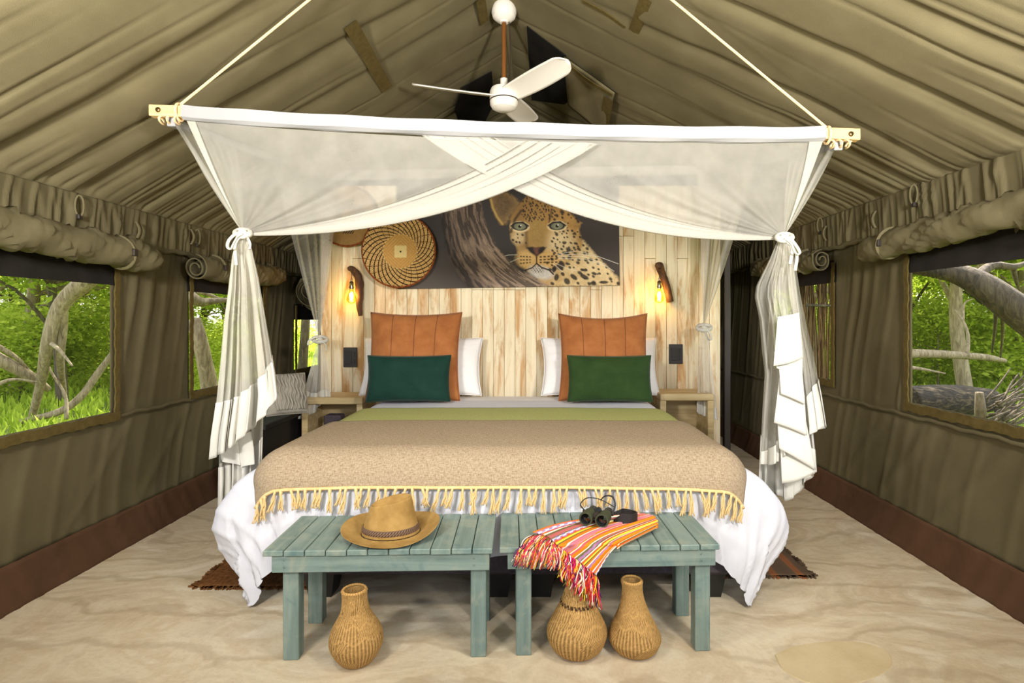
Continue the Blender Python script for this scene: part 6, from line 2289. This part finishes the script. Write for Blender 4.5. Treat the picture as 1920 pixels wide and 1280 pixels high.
limb('leaning_trunk', 'thick leaning grey trunk beyond the second left window', [(362, 600, 6.4), (374, 635, 6.4), (384, 680, 6.5), (392, 722, 6.6), (396, 790, 6.8)], [.085, .08, .085, .095, .12], M['bark_pale'], 'tree trunk',
     [([(356, 556, 6.3), (375, 566, 6.4), (395, 565, 6.5), (430, 562, 6.6)], .075), ([(360, 545, 6.4), (380, 548, 6.6), (412, 560, 6.8)], .05)])
limb('dark_trunk', 'dark upright trunk showing at the third left window', [(575, 560, 8.2), (572, 620, 8.2), (568, 680, 8.3), (566, 740, 8.4)], [.06, .065, .07, .09], M['bark_dark'], 'tree trunk')
limb('overhanging_bough', 'thick grey bough arching overhead beyond the first right window', [(1690, 500, 5.2), (1762, 507, 5.0), (1806, 517, 4.9), (1850, 540, 4.8), (1905, 580, 4.7), (1990, 640, 4.6)], [.05, .075, .095, .115, .13, .15], M['bark_dark'], 'branch',
     [([(1830, 520, 4.9), (1860, 498, 5.0), (1900, 500, 5.0), (1930, 490, 5.1)], .05), ([(1900, 500, 5.0), (1905, 525, 5.1), (1912, 545, 5.2)], .025), ([(1868, 565, 4.8), (1866, 610, 5.2), (1860, 660, 5.6)], .022), ([(1878, 575, 4.8), (1880, 620, 5.2), (1876, 670, 5.6)], .02)])
limb('fallen_pole', 'straight pale fallen pole lying level across the first right window', [(1690, 663, 7.0), (1740, 663, 7.2), (1800, 666, 7.4), (1850, 670, 7.6), (1884, 676, 7.8)], [.06, .055, .05, .045, .03], M['bark_pale'], 'branch',
     [([(1813, 668, 7.4), (1815, 630, 7.5), (1806, 602, 7.6), (1790, 580, 7.7)], .028), ([(1806, 602, 7.6), (1808, 570, 7.7), (1824, 560, 7.7)], .018), ([(1700, 688, 6.6), (1730, 692, 6.8), (1772, 700, 7.0)], .028)])
lg = limb('hollow_log', 'big dark rotten log lying in the grass below the first right window', [(1700, 752, 6.2), (1750, 752, 6.3), (1800, 752, 6.4), (1860, 750, 6.5)], [.17, .19, .19, .13], M['bark_log'], 'log')
limb('split_stump', 'upright split pale stump standing against the rotten log', [(1836, 735, 5.7), (1838, 765, 5.7), (1842, 800, 5.7), (1846, 850, 5.7)], [.035, .05, .06, .07], M['bark_pale'], 'stump')
tw = thing('brushwood', 'heap of thin dead twigs piled beside the rotten log', 'brushwood', tuple(P(1890, 780, 5.2)))
rb = random.Random(5); mbt = MB()
for k in range(46):
    x0_, y0_ = rb.uniform(1850, 1900), rb.uniform(745, 800)
    x1_, y1_ = x0_ + rb.uniform(30, 110), y0_ - rb.uniform(5, 60)
    d0 = rb.uniform(5.0, 5.6)
    mbt.tube(spline([P(x0_, y0_, d0), P((x0_ + x1_) / 2, (y0_ + y1_) / 2 + rb.uniform(-10, 6), d0 + .05), P(x1_, y1_, d0 + .1)], 6), np.linspace(.012, .005, 6), 5)
o_ = mbt.build('twigs', M['bark_dark'], tw, True); o_['kind'] = 'stuff'
# reed screen outside the second right window
rs = thing('reed_screen', 'dry brown reed screen standing outside the second right window', 'screen', (3.0, 6.0, GZ))
mbt = MB()
for k in range(150):
    x_ = 2.62 + 1.25 * k / 150 + rb.uniform(-.01, .01)
    y_ = 5.55 + 0.55 * k / 150 + rb.uniform(-.05, .05)
    mbt.tube([(x_, y_, GZ), (x_ + rb.uniform(-.03, .03), y_ + .02, 1.0), (x_ + rb.uniform(-.08, .08), y_ + rb.uniform(-.05, .05), 1.9 + rb.uniform(-.1, .2))], rb.uniform(.004, .010), 4)
o_ = mbt.build('reeds', M['thatch'], rs, True); o_['kind'] = 'stuff'
for z_ in (0.7, 1.5):
    tube_obj('binding_rail', [(2.6, 5.5, z_), (3.9, 6.08, z_)], 0.014, M['bark_dark'], rs, 6)
